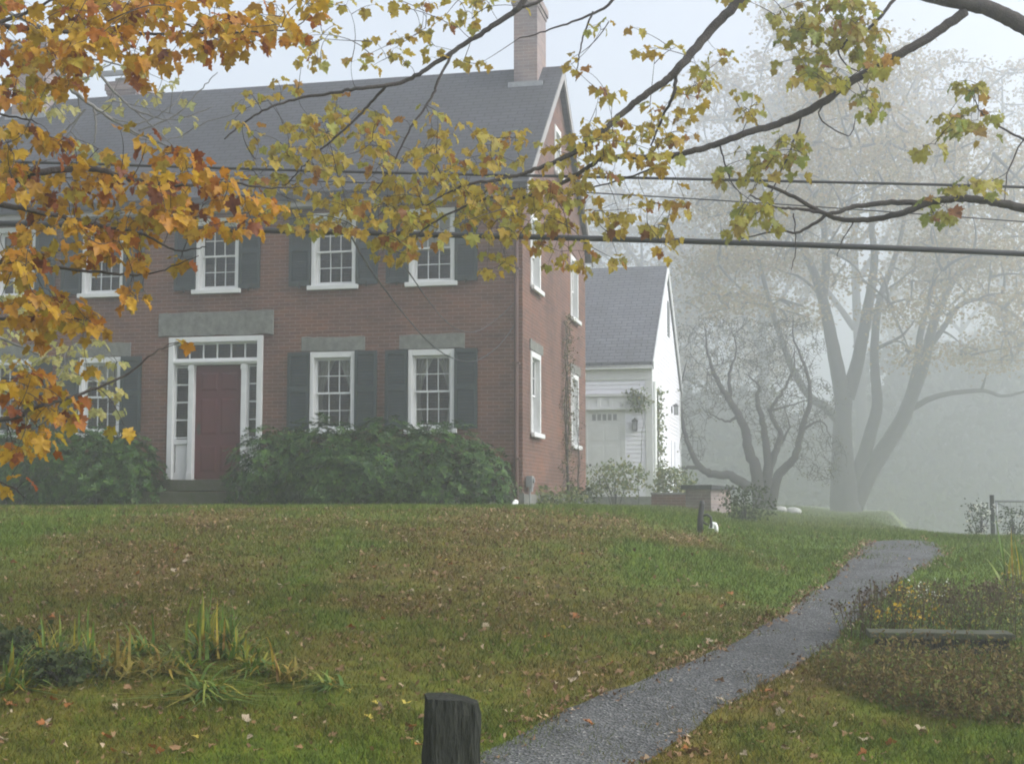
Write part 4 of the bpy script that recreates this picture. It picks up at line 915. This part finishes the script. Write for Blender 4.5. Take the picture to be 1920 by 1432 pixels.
def leggy_shrub(name, label, px, py, hw, hh, Y, m_, n, leaf, seed, cat="shrub", stems=9, bare=.35, group=None, flower=None, pos=None):
    """open shrub: stems fanning from the ground with leaves on the outer part; hw, hh in metres"""
    R = random.Random(seed); b = pos if pos is not None else at(px, py, Y); b.z = tz(b.x, b.y); root = empty(name, b); tag(root, label, cat, group)
    sk = Skeleton(); tips = []
    for i in range(stems):
        a = R.uniform(0, 6.28); q_ = R.uniform(.2, .7); t = Vector((math.cos(a) * hw * q_, math.sin(a) * hw * q_ * .8, hh * R.uniform(.45, .8)))
        sk.limb([Vector((t.x * .15, t.y * .15, -.05)), Vector((t.x * .5, t.y * .5, t.z * .55)), t], .012, .006, 5, 4, .01, R)
    for i in range(int(n / 6)):
        a = R.uniform(0, 6.28); z = R.uniform(bare, 1); rr = hw * math.sqrt(max(.05, 1 - ((z - .6) / .55) ** 2)) * math.sqrt(R.random()) * R.uniform(.75, 1.1)
        tips.append(Vector((math.cos(a) * rr, math.sin(a) * rr * .8, z * hh)))
    ends = sk.grow(tips, .002, .006, .15, R); sk.mb.build("stems", M['bark_far'], root, smooth=True)
    RR = np.random.RandomState(seed); pts = []
    for e, d in ends: pts += [tuple(np.array(e) + q_) for q_ in RR.normal(size=(6, 3)) * leaf * .7]
    if m_ is not None: quads_leaves(pts, leaf, RR, "foliage", m_, root, 1.7)
    if flower:
        fl = [p for p in pts if RR.rand() < flower[1]]
        fpts = [tuple(np.array(p) + q_) for p in fl for q_ in RR.normal(size=(7, 3)) * .02]; quads_leaves(fpts, flower[2], RR, "flowers", flower[0], root, 1.1)
    return root
leggy_shrub("hydrangea", "open leggy shrub with light green leaves before the white barn door", 1155, 948, .78, 1.0, 33, M['shrub'], 900, .10, 41)
leggy_shrub("bushy_shrub", "yellow green shrub at the barn corner above the low brick wall", 1262, 945, .62, .95, 35, M['shrub'], 800, .11, 43, bare=.4)
leggy_shrub("bushy_shrub", "dull dark rounded shrub growing beside the small brick bin house", 1400, 988, .55, .62, 25, M['shrub_dark'], 900, .07, 47, bare=.05)
leggy_shrub("garden_plant", "low spreading green plant at the foot of the brick house corner", 1040, 950, .65, .32, 26.0, M['shrub'], 520, .10, 51, bare=.05)
leggy_shrub("garden_plant", "low dark green plant under the second side window of the brick house", 1085, 945, .5, .42, 29.2, M['shrub_dark'], 420, .09, 53, bare=.05)
leggy_shrub("flowering_bush", "bush with white flower heads left of the metal gate", 1838, 1006, .33, .66, 26, M['shrub_dark'], 420, .06, 57, bare=.1, flower=(M['petal_white'], .05, .05))
leggy_shrub("flowering_bush", "small bush with two white flowers in front of the metal gate", 1900, 1008, .30, .58, 25, M['shrub_dark'], 300, .06, 59, bare=.1, flower=(M['petal_white'], .02, .05))
# climbers
def climber(label, origin, width, height, m_, n, leaf, seed, face, stem_r=.022, bare=0.0, cols=3):
    """plant on a wall; face(u, z, d) -> world point, d = distance off the wall"""
    R = random.Random(seed); o0 = face(0, 0, .05); root = empty("climbing_vine", o0); tag(root, label, "vine")
    sk = Skeleton()
    for i in range(cols):
        u = R.uniform(-.12, .12); pts = []
        for k in range(6):
            t = k / 5; pts.append(face(u + (R.uniform(-1, 1) * width * .3 * t), height * t * R.uniform(.92, 1.0), .06 + R.uniform(0, .05)) - o0)
        sk.limb(pts, stem_r, stem_r * .3, 6, 5, .012, R)
    tips = []
    for i in range(n):
        z = R.uniform(bare, 1); tips.append(face(R.gauss(0, width * .38) * (1.1 - .6 * z), z * height, .04 + abs(R.gauss(0, .09))) - o0)
    ends = sk.grow(tips, .0035, .011, .3, R); sk.mb.build("stems", M['bark_far'], root, smooth=True)
    RR = np.random.RandomState(seed)
    if m_ is not None: quads_leaves([tuple(np.array(e) + q_) for e, d in ends for q_ in RR.normal(size=(3, 3)) * leaf * .6], leaf, RR, "foliage", m_, root, 1.5)
    return root
climber("tall bare climbing vine on the side wall of the brick house", None, .95, 4.0, M['leaf_grey'], 330, .05, 61, lambda u, z, d: HO + RX * d + RY * (4.15 + u) + Vector((0, 0, z + .05)), cols=3, bare=.1)
climber("thin twiggy climber against the rear side window of the brick house", None, .5, 2.4, None, 120, .05, 62, lambda u, z, d: HO + RX * d + RY * (5.45 + u) + Vector((0, 0, z + .15)), stem_r=.012, cols=2)
climber("leafy green climber on the corner of the white barn", None, .8, 3.2, M['shrub'], 300, .09, 63, lambda u, z, d: BO + RX * d + RY * (.75 + u) + Vector((0, 0, z)), bare=.05)
climber("short green climber trained along the shelf over the barn door", None, 1.0, 3.15, M['shrub'], 90, .09, 64, lambda u, z, d: BO - RY * (d + .05) + RX * (-.32 + u * .6) + Vector((0, 0, z)), bare=.82, stem_r=.012, cols=1)

# ------------------------------------------------------------------ brick bin house, low wall and small things on the lawn
bb = at(1332, 962, 30.5); bb.z = tz(bb.x, bb.y)
bin_ = empty("brick_shed", bb, math.radians(-38)); tag(bin_, "small low brick shed with a dark slate lid beside the apple tree", "shed")
m = MB(); m.box(-.62, .0, 0, .9, -.3, .50); m.box(.0, .02, 0, .02, -.3, .5); m.build("wall", M['brick_hazed'], bin_)
m = MB(); m.add([(-.70, -.09, .50), (.09, -.09, .50), (.09, .98, .50), (-.70, .98, .50), (-.70, -.09, .60), (.09, -.09, .60), (.09, .98, .56), (-.70, .98, .56)], [(0, 3, 2, 1), (4, 5, 6, 7), (0, 1, 5, 4), (1, 2, 6, 5), (2, 3, 7, 6), (3, 0, 4, 7)]); m.build("lid", M['slate'], bin_, bevel=.01)
lw0 = at(1268, 955, 32.5); lw0.z = tz(lw0.x, lw0.y)
lwl = empty("garden_wall", lw0, ROT); tag(lwl, "low red brick garden wall running from the barn corner to the brick shed", "wall")
m = MB(); m.box(-.58, .66, 0, .22, -.3, .32); m.build("wall", M['brick'], lwl); m = MB(); m.box(-.60, .68, -.02, .24, .32, .37); m.build("coping", M['granite'], lwl, bevel=.01)
pp = gpt(1312, 998); pst = empty("hand_pump", pp); tag(pst, "short dark leaning post with a curved hook on the lawn", "post")
m = MB(); m.tube([(0, 0, -.1), (.01, 0, .18), (.035, .01, .36), (.04, .01, .42)], [.042, .04, .038, .03], 8); m.build("shaft", M['iron'], pst, smooth=True)
m = MB(); m.tube([(.04, 0, .22), (.10, 0, .235), (.15, 0, .20), (.155, 0, .10), (.15, 0, .06)], .018, 7); m.tube([(.04, 0, .14), (.11, 0, .10)], .015, 6); m.build("hook", M['iron'], pst, smooth=True)
wp = gpt(1341, 998); wo = empty("vent_pipe", wp); wo.scale = (.75, .75, .75); tag(wo, "white bent vent pipe sticking out of the lawn", "pipe")
m = MB(); m.tube([(.02, 0, -.1), (.02, 0, .10), (.0, 0, .145), (-.035, 0, .155), (-.06, 0, .13), (-.065, 0, .09)], [.036, .036, .038, .04, .04, .042], 12); m.build("pipe", M['white_plastic'], wo, smooth=True)
m = MB(); m.tube([(-.065, 0, .095), (-.066, 0, .075)], [.05, .05], 12); m.build("pipe_rim", M['white_plastic'], wo)
for i, (px, py, w_, h_, lb) in enumerate(((1464, 952, .22, .16, "pale rounded boulder lying left of the big tree trunk"), (1488, 952, .28, .18, "long pale boulder nearest to the big tree trunk"))):
    b = at(px, py, 46); b.z = tz(b.x, b.y); R = random.Random(i + 90)
    m = MB(); n1, n2 = 7, 10; v = []
    for a in range(n1 + 1):
        ph = math.pi * a / n1
        for c in range(n2):
            t = 6.283 * c / n2; s = R.uniform(.86, 1.1); v.append((w_ * math.sin(ph) * math.cos(t) * s, w_ * .7 * math.sin(ph) * math.sin(t) * s, h_ * .55 + h_ * .75 * math.cos(ph) * s))
    m.add(v, [(a * n2 + c, a * n2 + (c + 1) % n2, (a + 1) * n2 + (c + 1) % n2, (a + 1) * n2 + c) for a in range(n1) for c in range(n2)])
    tag(m.build("boulder", M['stone'], None, loc=b, smooth=True), lb, "boulder", "pale boulders by the big tree")
# gate at the right edge
gb = at(1862, 1008, 27); gb.z = tz(gb.x, gb.y) - .05
gate = empty("metal_gate", gb, math.radians(-6)); gate.scale = (1.2, 1.2, 1.22); tag(gate, "grey metal garden gate with a diagonal brace at the right edge", "gate")
m = MB(); m.tube([(0, 0, -.1), (0, 0, .78)], .035, 8); m.tube([(1.25, 0, -.1), (1.25, 0, .78)], .035, 8); m.build("gate_post", M['timber'], gate)
m = MB(); m.tube([(.05, 0, .68), (1.2, 0, .68)], .018, 6); m.tube([(.05, 0, .10), (1.2, 0, .10)], .018, 6); m.tube([(.07, 0, .08), (.07, 0, .68)], .016, 6); m.tube([(1.18, 0, .08), (1.18, 0, .68)], .016, 6); m.tube([(.07, 0.01, .66), (1.18, .01, .12)], .013, 6); m.build("gate_frame", M['steel'], gate, smooth=True)
m = MB()
for k in range(12): m.tube([(.1 + k * .095, .012, .10), (.1 + k * .095, .012, .68)], .003, 3)
for k in range(6): m.tube([(.07, .012, .15 + k * .09), (1.18, .012, .15 + k * .09)], .003, 3)
m.build("wire_mesh", M['steel'], gate)
# timber post in the foreground
pz = 5.15; pb = at(846, 1305, pz); pg = tz(pb.x, pb.y)
post = empty("timber_post", (pb.x, pb.y, pg), math.radians(9)); tag(post, "dark weathered square timber post standing at the bottom of the picture", "post")
ph_ = pb.z - pg; m = MB(); R = random.Random(4); rings = 22; pts_ = []
sec = [(-.098, -.085), (-.085, -.098), (-.03, -.099), (.03, -.098), (.08, -.1), (.098, -.083), (.099, 0), (.097, .085), (.083, .098), (0, .099), (-.083, .098), (-.098, .083), (-.1, 0)]
for k in range(rings + 1):
    t = k / rings; z = -.25 + (ph_ + .25) * t; s = 1 - (.02 * t) - (.05 if k == rings else (.018 if k == rings - 1 else 0))
    for j, (x, y) in enumerate(sec):
        pts_.append((x * s + R.gauss(0, .0022) + .004 * math.sin(9 * t + j), y * s + R.gauss(0, .0022), z + (R.gauss(0, .004) if k > rings - 2 else 0) - (.018 * (x > .06) if k == rings else 0)))
ns = len(sec); m.add(pts_, [(k * ns + j, k * ns + (j + 1) % ns, (k + 1) * ns + (j + 1) % ns, (k + 1) * ns + j) for k in range(rings) for j in range(ns)])
top0 = rings * ns; cpt = len(m.v); m.v.append((0, 0, ph_ - .006)); m.f += [(top0 + j, top0 + (j + 1) % ns, cpt) for j in range(ns)]
m.build("post_shaft", M['timber'], post, smooth=False)

# ------------------------------------------------------------------ overhead cables
def cable(label, pts, Y, r, sag=0.0, name="overhead_cable", group="overhead cables above the lawn"):
    P = [at(px, py, Y) for px, py in pts]; P = smooth_path(P, 12)
    m = MB(); m.tube(P, r, 8)
    o = m.build(name, M['cable'], None, smooth=True); tag(o, label, "cable", group)
    return o
YC = 12.0
cable("thickest black overhead cable, lowest of the three spans", [(-3200, 420), (-1500, 405), (-600, 408), (0, 419), (340, 428), (700, 437), (1100, 447), (1500, 459), (1920, 476), (2600, 512), (4200, 620)], YC, .026)
cable("medium overhead cable running above the thickest one", [(-3200, 330), (-1500, 290), (-600, 292), (0, 303), (650, 322), (1300, 336), (1920, 351), (2600, 375), (4200, 470)], YC + .2, .013)
cable("thinnest overhead wire between the other two cables", [(-3200, 370), (-1500, 330), (-600, 325), (0, 332), (700, 343), (1300, 373), (1920, 416), (2600, 470), (4200, 620)], YC - .3, .0055)
def service(label, pts, r):
    P = smooth_path([Vector(p) for p in pts], 14); m = MB(); m.tube(P, r, 6); tag(m.build("service_wire", M['cable'], None, smooth=True), label, "wire", "service wires to the house")
def hf(px, py, off): # a point a little in front of the house wall
    d = ray(px, py); n_ = RY; c_ = Vector((0, 0, EYE)); o_ = HO - RY * off; t = (o_ - c_).dot(n_) / d.dot(n_); return c_ + d * t
service("thin dark service wire sagging from the cable down to the house corner", [at(655, 437, 12.1), at(683, 487, 14.5), at(707, 523, 16), at(760, 592, 19), at(807, 644, 21.5), hf(848, 671, 1.2), hf(890, 677, .7), hf(935, 648, .35), hf(968, 604, .04)], .009)
service("short upper service wire slanting down over the right upstairs window", [at(722, 440, 12.1), at(771, 517, 16), at(804, 564, 19), hf(828, 594, 2.0), hf(855, 616, 1.2), hf(890, 622, .7), hf(930, 600, .3), hf(972, 560, .04)], .0075)

# ------------------------------------------------------------------ strap-leaved clumps, perennials, weeds
def blade_clump(name, label, base, n, length, droop, m_, seed, width=.022, upright=.8, cat="plant", group=None, lean=(0, 0)):
    R = random.Random(seed); root = empty(name, base); tag(root, label, cat, group); v = []; f = []
    for i in range(n):
        a = R.uniform(0, 6.28); o = Vector((R.gauss(0, .05), R.gauss(0, .05), -.02)); d = Vector((math.cos(a), math.sin(a), 0)); s = Vector((-math.sin(a), math.cos(a), 0)); Ln = length * R.uniform(.5, 1.15); up = max(.2, R.gauss(upright, .2)); dr = droop * R.uniform(.4, 1.5); w_ = width * R.uniform(.6, 1.2); k0 = len(v); ns_ = 6
        d = (d + Vector((lean[0], lean[1], 0))); 
        for k in range(ns_ + 1):
            t = k / ns_; p = o + d * (Ln * (1 - up) * t * 1.2 + dr * Ln * t * t * .6) + Vector((0, 0, Ln * (up * t - dr * t ** 2.2 * .75))); p.z = max(p.z, .012)
            ww = w_ * (1 - t ** 2) * .5 + .0008; v += [p - s * ww, p + s * ww]
        f += [(k0 + 2 * k, k0 + 2 * k + 1, k0 + 2 * k + 3, k0 + 2 * k + 2) for k in range(ns_)]
    mb = MB(); mb.v = [tuple(x) for x in v]; mb.f = f; mb.build("blades", m_, root, smooth=True); return root
leggy_shrub("garden_plant", "dark green leafy plant low among the strap leaved clumps at the left", 118, 1285, .26, .18, 0, M['shrub_dark'], 500, .05, 71, bare=.05, pos=gpt(118, 1285))
leggy_shrub("garden_plant", "dark leafy mound at the left edge behind the green clumps", 20, 1262, .28, .24, 0, M['shrub_dark'], 600, .05, 73, bare=.05, pos=gpt(20, 1250))
G = "strap leaved clumps on the lower lawn"
for i, (px, py, n, ln, dr, mm, up, lb) in enumerate((
 (388, 1302, 70, .42, .95, 'strap', .62, "arching light green daylily clump nearest the camera"),
 (430, 1235, 46, .40, .42, 'strap', .9, "tall upright green blades behind the arching daylily"),
 (382, 1238, 40, .44, .4, 'strap', .9, "upright yellow tipped clump left of the tallest blades"),
 (25, 1292, 60, .44, .6, 'strap', .8, "dense green clump at the left edge"),
 (95, 1262, 60, .46, .5, 'strap', .85, "dark leafy clump with arching golden tips near the left edge"),
 (170, 1262, 36, .40, .35, 'strap', .9, "narrow clump of straight yellow blades"),
 (225, 1268, 34, .40, .6, 'strap_dry', .8, "straw coloured clump between the green ones"),
 (300, 1262, 46, .38, .8, 'strap_dry', .75, "loose dry clump with bent golden blades"),
 (345, 1250, 30, .3, .8, 'strap', .7, "small green clump behind the dry golden one"),
 (480, 1262, 40, .36, .6, 'strap', .8, "green clump right of the tallest blades"),
 (540, 1278, 34, .3, .6, 'strap_dry', .8, "small brownish clump with upright dead blades"),
 (612, 1285, 30, .26, .9, 'strap', .65, "last low green clump at the right end of the row"),
 (262, 1225, 30, .34, .7, 'strap', .8, "faint green clump at the back of the row"))):
    blade_clump("daylily_clump", lb, gpt(px, py), int(n * 2.0), ln * 1.12, dr + .12, M[mm], 300 + i, upright=up - .06, width=.021, group=G)
blade_clump("tall_plant", "tall yellow green leafy stalks at the right edge of the lawn", gpt(1914, 1128), 34, .70, .25, M['strap'], 350, width=.03, upright=.95)
def herb(name, label, base, n, h, m_, seed, heads=None, leafm=None, spreadr=.12, group=None, cat="plant", leaf=.035, nleaf=9):
    R = random.Random(seed); root = empty(name, base); tag(root, label, cat, group); st = MB(); hp = []; lp = []
    for i in range(n):
        a = R.uniform(0, 6.28); q_ = R.uniform(0, spreadr); b = Vector((math.cos(a) * q_, math.sin(a) * q_, -.02)); t = b * R.uniform(1.3, 2.2) + Vector((R.gauss(0, .03), R.gauss(0, .03), h * R.uniform(.65, 1.1))); t.z = max(t.z, .05)
        P = smooth_path([b, b.lerp(t, .5) + Vector((R.gauss(0, .015), R.gauss(0, .015), 0)), t], 4); st.tube(P, .003, 4); hp.append(t)
        for k in range(nleaf): lp.append(tuple(b.lerp(t, R.uniform(.12, .92)) + Vector((R.gauss(0, .025), R.gauss(0, .025), 0))))
        for k in range(2):
            s0 = b.lerp(t, R.uniform(.5, .85)); e = s0 + Vector((R.gauss(0, .05), R.gauss(0, .05), .06)); st.tube([s0, e], .002, 3); hp.append(e)
    st.build("stems", M['stem_dry'], root)
    RR = np.random.RandomState(seed)
    if leafm: quads_leaves(lp, leaf, RR, "foliage", leafm, root, 2.2)
    if heads:
        hm, sz, cnt = heads; quads_leaves([tuple(np.array(p) + q_) for p in hp for q_ in RR.normal(size=(cnt, 3)) * sz * .35], sz, RR, "seed_heads" if hm is M['seed'] else "flowers", hm, root, 1.2)
    return root
GB = "perennials in the bed beside the path"
beds = [(1600, 1200, .34, 's', "lone dark dried stalk at the path side end of the bed"), (1632, 1195, .40, 's', "second group of dried seed stalks from the path"), (1662, 1185, .44, 's', "cluster of tall dark seed heads in front of the gravel"), (1690, 1180, .42, 'y', "stalks with orange yellow flowers beside the dark seed heads"), (1672, 1200, .3, 'y', "low yellow flowered plant at the front of the bed"),
 (1720, 1190, .36, 'g', "greenish yellow leafy plant in the middle front of the bed"), (1745, 1175, .40, 'w', "plant with tiny pale flowers rising mid bed"), (1765, 1195, .32, 'g', "low yellow green plant above the granite slab"), (1790, 1175, .38, 's', "brown seedy plant right of the pale flowers"), (1815, 1190, .34, 'd', "grey green bushy plant over the slab middle"),
 (1835, 1170, .40, 's', "dried stalks near the back right of the bed"), (1860, 1190, .36, 'd', "dull green plant over the right part of the slab"), (1885, 1170, .42, 's', "tall dark stalks near the right edge"), (1905, 1195, .36, 'd', "green plant at the right end of the bed"), (1775, 1150, .32, 'd', "back row green plant by the lawn edge"), (1850, 1145, .32, 'd', "back row plant near the tall stalks"), (1725, 1140, .26, 'd', "small back row plant next to the gravel"), (1560, 1238, .14, 'd', "tiny dark green seedling plant on the path edge"), (1915, 1150, .4, 'g', "yellowing plant at the frame edge behind the bed")]
for i, (px, py, h, kd, lb) in enumerate(beds):
    hd = {'s': (M['seed'], .024, 3), 'y': (M['petal'], .030, 1), 'w': (M['petal_white'], .016, 2), 'g': None, 'd': None}[kd]
    lm = {'s': M['bedleaf'], 'y': M['bedleaf'], 'w': M['bedleaf'], 'g': M['strap'], 'd': M['bedleaf']}[kd]
    herb("perennial_plant", lb, gpt(px, py), 14 if kd == 's' else 20, h, None, 400 + i, hd, lm, .10 if kd == 's' else .16, GB, nleaf=6 if kd == 's' else 18)
# granite slab edging
s0, s1 = gpt(1630, 1232), gpt(1905, 1242)
sl_ = empty("granite_slab", (s0 + s1) / 2, math.atan2(s1.y - s0.y, s1.x - s0.x)); tag(sl_, "long mossy granite slab edging the flower bed", "slab"); ln = (s1 - s0).length
rough_block(-ln / 2, ln / 2, -.02, .30, .150, .195, "slab_top", sl_, M['slab'], amp=.004, nseg=18)
rough_block(-.44 * ln, .47 * ln, .035, .27, -.15, .148, "slab_shade_support", sl_, M['timber'], amp=.008, nseg=14)  # set-back dark block paints in the shadow under the slab
# brown ferny weeds below the slab (uncountable)
RR = np.random.RandomState(91); wp_ = []; st = MB(); R = random.Random(91)
for i in range(900):
    px = R.uniform(1550, 1960); py = R.uniform(1250, 1352) + (px - 1550) * .05 * R.random()
    if py > 1290 + (px - 1540) * .30: continue
    b = gpt(px, py); h = R.uniform(.07, .30) * (.6 + .4 * min(1, (px - 1540) / 100)); t = b + Vector((R.gauss(0, .06), R.gauss(0, .06), h)); st.tube([b + Vector((0, 0, -.02)), b.lerp(t, .5) + Vector((R.gauss(0, .01), 0, 0)), t], .0016, 3, cap=False)
    for k in range(16): wp_.append(tuple(b.lerp(t, R.uniform(.15, 1.05)) + Vector((R.gauss(0, .02), R.gauss(0, .02), 0))))
wd = quads_leaves(wp_, .036, RR, "weeds", M['weed'], None, 2.4); tag(wd, "brown ferny weeds growing below the granite slab", "weeds", kind='stuff')
# merge the stems into the same object
wj = st.build("weeds_stems", M['stem_dry']); me = wd.data
bpy.context.view_layer.objects.active = wd; wd.select_set(True); wj.select_set(True); bpy.ops.object.join(); wd.select_set(False)

# ------------------------------------------------------------------ grass and fallen leaves
def visible_ground(n, dmin, dmax, R, bias=1.0):
    y = dmin + (dmax - dmin) * R.rand(n) ** bias; x = (R.rand(n) - .5) * .96 * y
    return x, y
GR = np.random.RandomState(17)
xs = []; ys = []
for a, b, dens in ((5.5, 8.5, 5200), (8.5, 12, 2600), (12, 17, 1300), (17, 26, 700), (26, 44, 200), (44, 80, 60)):
    n = int(dens * .53 * (b * b - a * a)); y = np.sqrt(GR.rand(n) * (b * b - a * a) + a * a); x = (GR.rand(n) - .5) * 1.06 * y; xs.append(x); ys.append(y)
x = np.concatenate(xs); y = np.concatenate(ys)
edge = .16 * (fbm(x * 6, y * 6, 3) - .5) + GR.normal(0, .02, len(x))
keep = ~in_poly(x + edge, y + edge, pathpoly) | ((GR.rand(len(x)) < .35) & (fbm(x * 2.2 + 40, y * 2.2, 3) > .60 - .12 * (y < 8.6)))
hl = (x - HO.x) * RX.x + (y - HO.y) * RX.y; hd = (x - HO.x) * RY.x + (y - HO.y) * RY.y
keep &= ~((hl < .0) & (hd > 0)) & ~((hl < 0) & (hl > HL) & (hd > -.2) & (hd < 8))
x, y = x[keep], y[keep]; n = len(x); z = terrain(x, y)
br_ = np.clip(brownness(x, y) + GR.normal(0, .22, n), 0, 1)
hgt = (.014 + .026 * GR.rand(n)) * (1.15 - .4 * br_) * (1 + .03 * y) * (.35 + 1.4 * fbm(x * 3, y * 3, 3)); wd_ = (.0022 + .00022 * y) * GR.uniform(.7, 1.3, n)
a = GR.rand(n) * 6.283; ln_ = GR.normal(0, .6, (n, 2)) * hgt[:, None]
co = np.empty((n, 3, 3)); dx = np.cos(a) * wd_; dy = np.sin(a) * wd_
co[:, 0] = np.stack([x - dx, y - dy, z - .004], 1); co[:, 1] = np.stack([x + dx, y + dy, z - .004], 1); co[:, 2] = np.stack([x + ln_[:, 0], y + ln_[:, 1], z + hgt], 1)
gs = npmesh("grass", co.reshape(-1, 3), np.arange(n)[:, None] * 3 + np.arange(3)[None], M['blade'], None, {"brown": np.repeat(br_, 3)})
tag(gs, "short worn lawn grass, green and brown in patches", "grass", kind='stuff')
# leaf litter
def litter_mesh(name, n, R, m_, size, bandf):
    x, y = visible_ground(n * 3, 5.2, 23.8, R, .62); k = bandf(x, y, R); x, y = x[k][:n], y[k][:n]
    for arr, m_n, sg in ((pl, 900, -1), (pr, 420, 1)):
        t_ = (R.rand(m_n) ** 1.3 * (len(arr) - 1)); i_ = t_.astype(int); bx = arr[i_, 0] + R.normal(.02 * sg, .05, m_n); by = arr[i_, 1] + R.normal(0, .06, m_n)
        q2 = fbm(i_ * .3 + sg, i_ * 0., 2) > .42; x = np.r_[x, bx[q2]]; y = np.r_[y, by[q2]]
    n = len(x); z = terrain(x, y) + .012 + .014 * R.rand(n)
    prof = np.array([(0, -.5), (.28, -.3), (.5, .05), (.2, .12), (.12, .5), (-.16, .16), (-.5, .1), (-.3, -.28)]); kk = len(prof)
    a = R.rand(n) * 6.283; s = size * R.uniform(.5, 1.25, n); tx = R.normal(0, .45, n); ty = R.normal(0, .45, n); cu = R.uniform(0, 1.6, n)
    px = prof[None, :, 0] * s[:, None] * R.uniform(.5, 1, n)[:, None]; py = prof[None, :, 1] * s[:, None]
    X = px * np.cos(a)[:, None] - py * np.sin(a)[:, None]; Y = px * np.sin(a)[:, None] + py * np.cos(a)[:, None]
    Z = X * tx[:, None] + Y * ty[:, None] + cu[:, None] * px ** 2 / s[:, None] * 2
    Z -= Z.min(1, keepdims=True) * .8
    co = np.stack([x[:, None] + X, y[:, None] + Y, z[:, None] + Z], 2).reshape(-1, 3)
    return npmesh(name, co, np.arange(n)[:, None] * kk + np.arange(kk)[None], m_)
def band(x, y, R):
    d = brownness(x, y); p = .06 + .94 * d ** 1.8; ins = in_poly(x, y, pathpoly); p = np.where(ins, .05, p)
    dist = np.min((x[:, None] - pl[None, ::3, 0]) ** 2 + (y[:, None] - pl[None, ::3, 1]) ** 2, 1); p = np.where((dist < .03), 1, p)
    return (R.rand(len(x)) < p) & ~((y > 21.5 + (x * -.21)) )
LR = np.random.RandomState(23)
lt = litter_mesh("leaf_litter", 15500, LR, M['litter'], .036, band); tag(lt, "brown and tan leaf litter strewn over the lawn", "leaf litter", kind='stuff')

# edge litter along the path's left side
# individual fallen leaves, the ones that show largest
protos = []
for j, (mm, lb, cat_seed) in enumerate((("litter_pale", "pale curled fallen leaf lying on the lawn", 1), ("litter_rust", "rust red fallen leaf lying on the lawn", 2), ("litter_yellow", "yellow fallen leaf lying on the lawn", 3), ("litter", "tan brown fallen leaf lying on the lawn", 4))):
    for v_ in range(3):
        lv = Leaves(); RRR = random.Random(j * 10 + v_); lv.add(Vector((0, -.04, .004)), Vector((.1, 1, .12)), Vector((RRR.gauss(0, .25), RRR.gauss(0, .2), 1)), .085, RRR.uniform(.2, .8), RRR.uniform(-.3, .3))
        c_ = lv.co[0]; c_[:, 2] -= c_[:, 2].min() - .004
        co_ = c_; tri = np.array([(i, (i + 1) % NL, NL) for i in range(NL)])
        me = npmesh("fallen_leaf", co_, tri, M[mm]); protos.append((j, lb, me))
cnt = 0; used = set(); R = random.Random(99)
while cnt < 260:
    px = R.uniform(0, 1920); py = 1425 - 400 * R.random() ** 1.25
    if 1540 < px and 1130 < py < 1370: continue
    p = gpt(px, py)
    on_path = bool(in_poly(np.array([p.x]), np.array([p.y]), pathpoly)[0])
    if on_path and R.random() < .8: continue
    if R.random() > .25 + .75 * float(brownness(p.x, p.y)): continue
    j = R.choices([0, 1, 2, 3], [1.3, .9, .3, 5])[0]; idx = j * 3 + R.randint(0, 2); jj_, lb, src = protos[idx]
    o = src if idx not in used else src.copy()
    if idx in used: COL.objects.link(o)
    used.add(idx); o.location = (p.x, p.y, tz(p.x, p.y) + (.03 if on_path else .012)); o.rotation_euler = (R.gauss(0, .25), R.gauss(0, .25), R.uniform(0, 6.28)); s = R.uniform(.42, .8); o.scale = (s, s, s)
    tag(o, lb, "leaf", {0: "pale fallen leaves on the lawn", 1: "rust fallen leaves on the lawn", 2: "yellow fallen leaves on the lawn", 3: "tan fallen leaves on the lawn"}[j]); cnt += 1

for i_, (j_, l_, o_) in enumerate(protos):
    if i_ not in used: bpy.data.objects.remove(o_)
# ------------------------------------------------------------------ fog
hz = MB(); hz.box(-300, 300, -140, 300, -8, 34); hm = bpy.data.materials.new("fog"); hm.use_nodes = True; nt = hm.node_tree
nt.nodes.remove(nt.nodes["Principled BSDF"]); pv = N(nt, "VolumePrincipled"); pv.inputs["Color"].default_value = (.92, .95, .98, 1); pv.inputs["Density"].default_value = HAZE_DENSITY; pv.inputs["Anisotropy"].default_value = HAZE_ANISO
L(nt, pv.outputs[0], nt.nodes["Material Output"].inputs["Volume"])
tag(hz.build("haze", hm), "pale morning fog filling the air", "fog", kind='stuff')
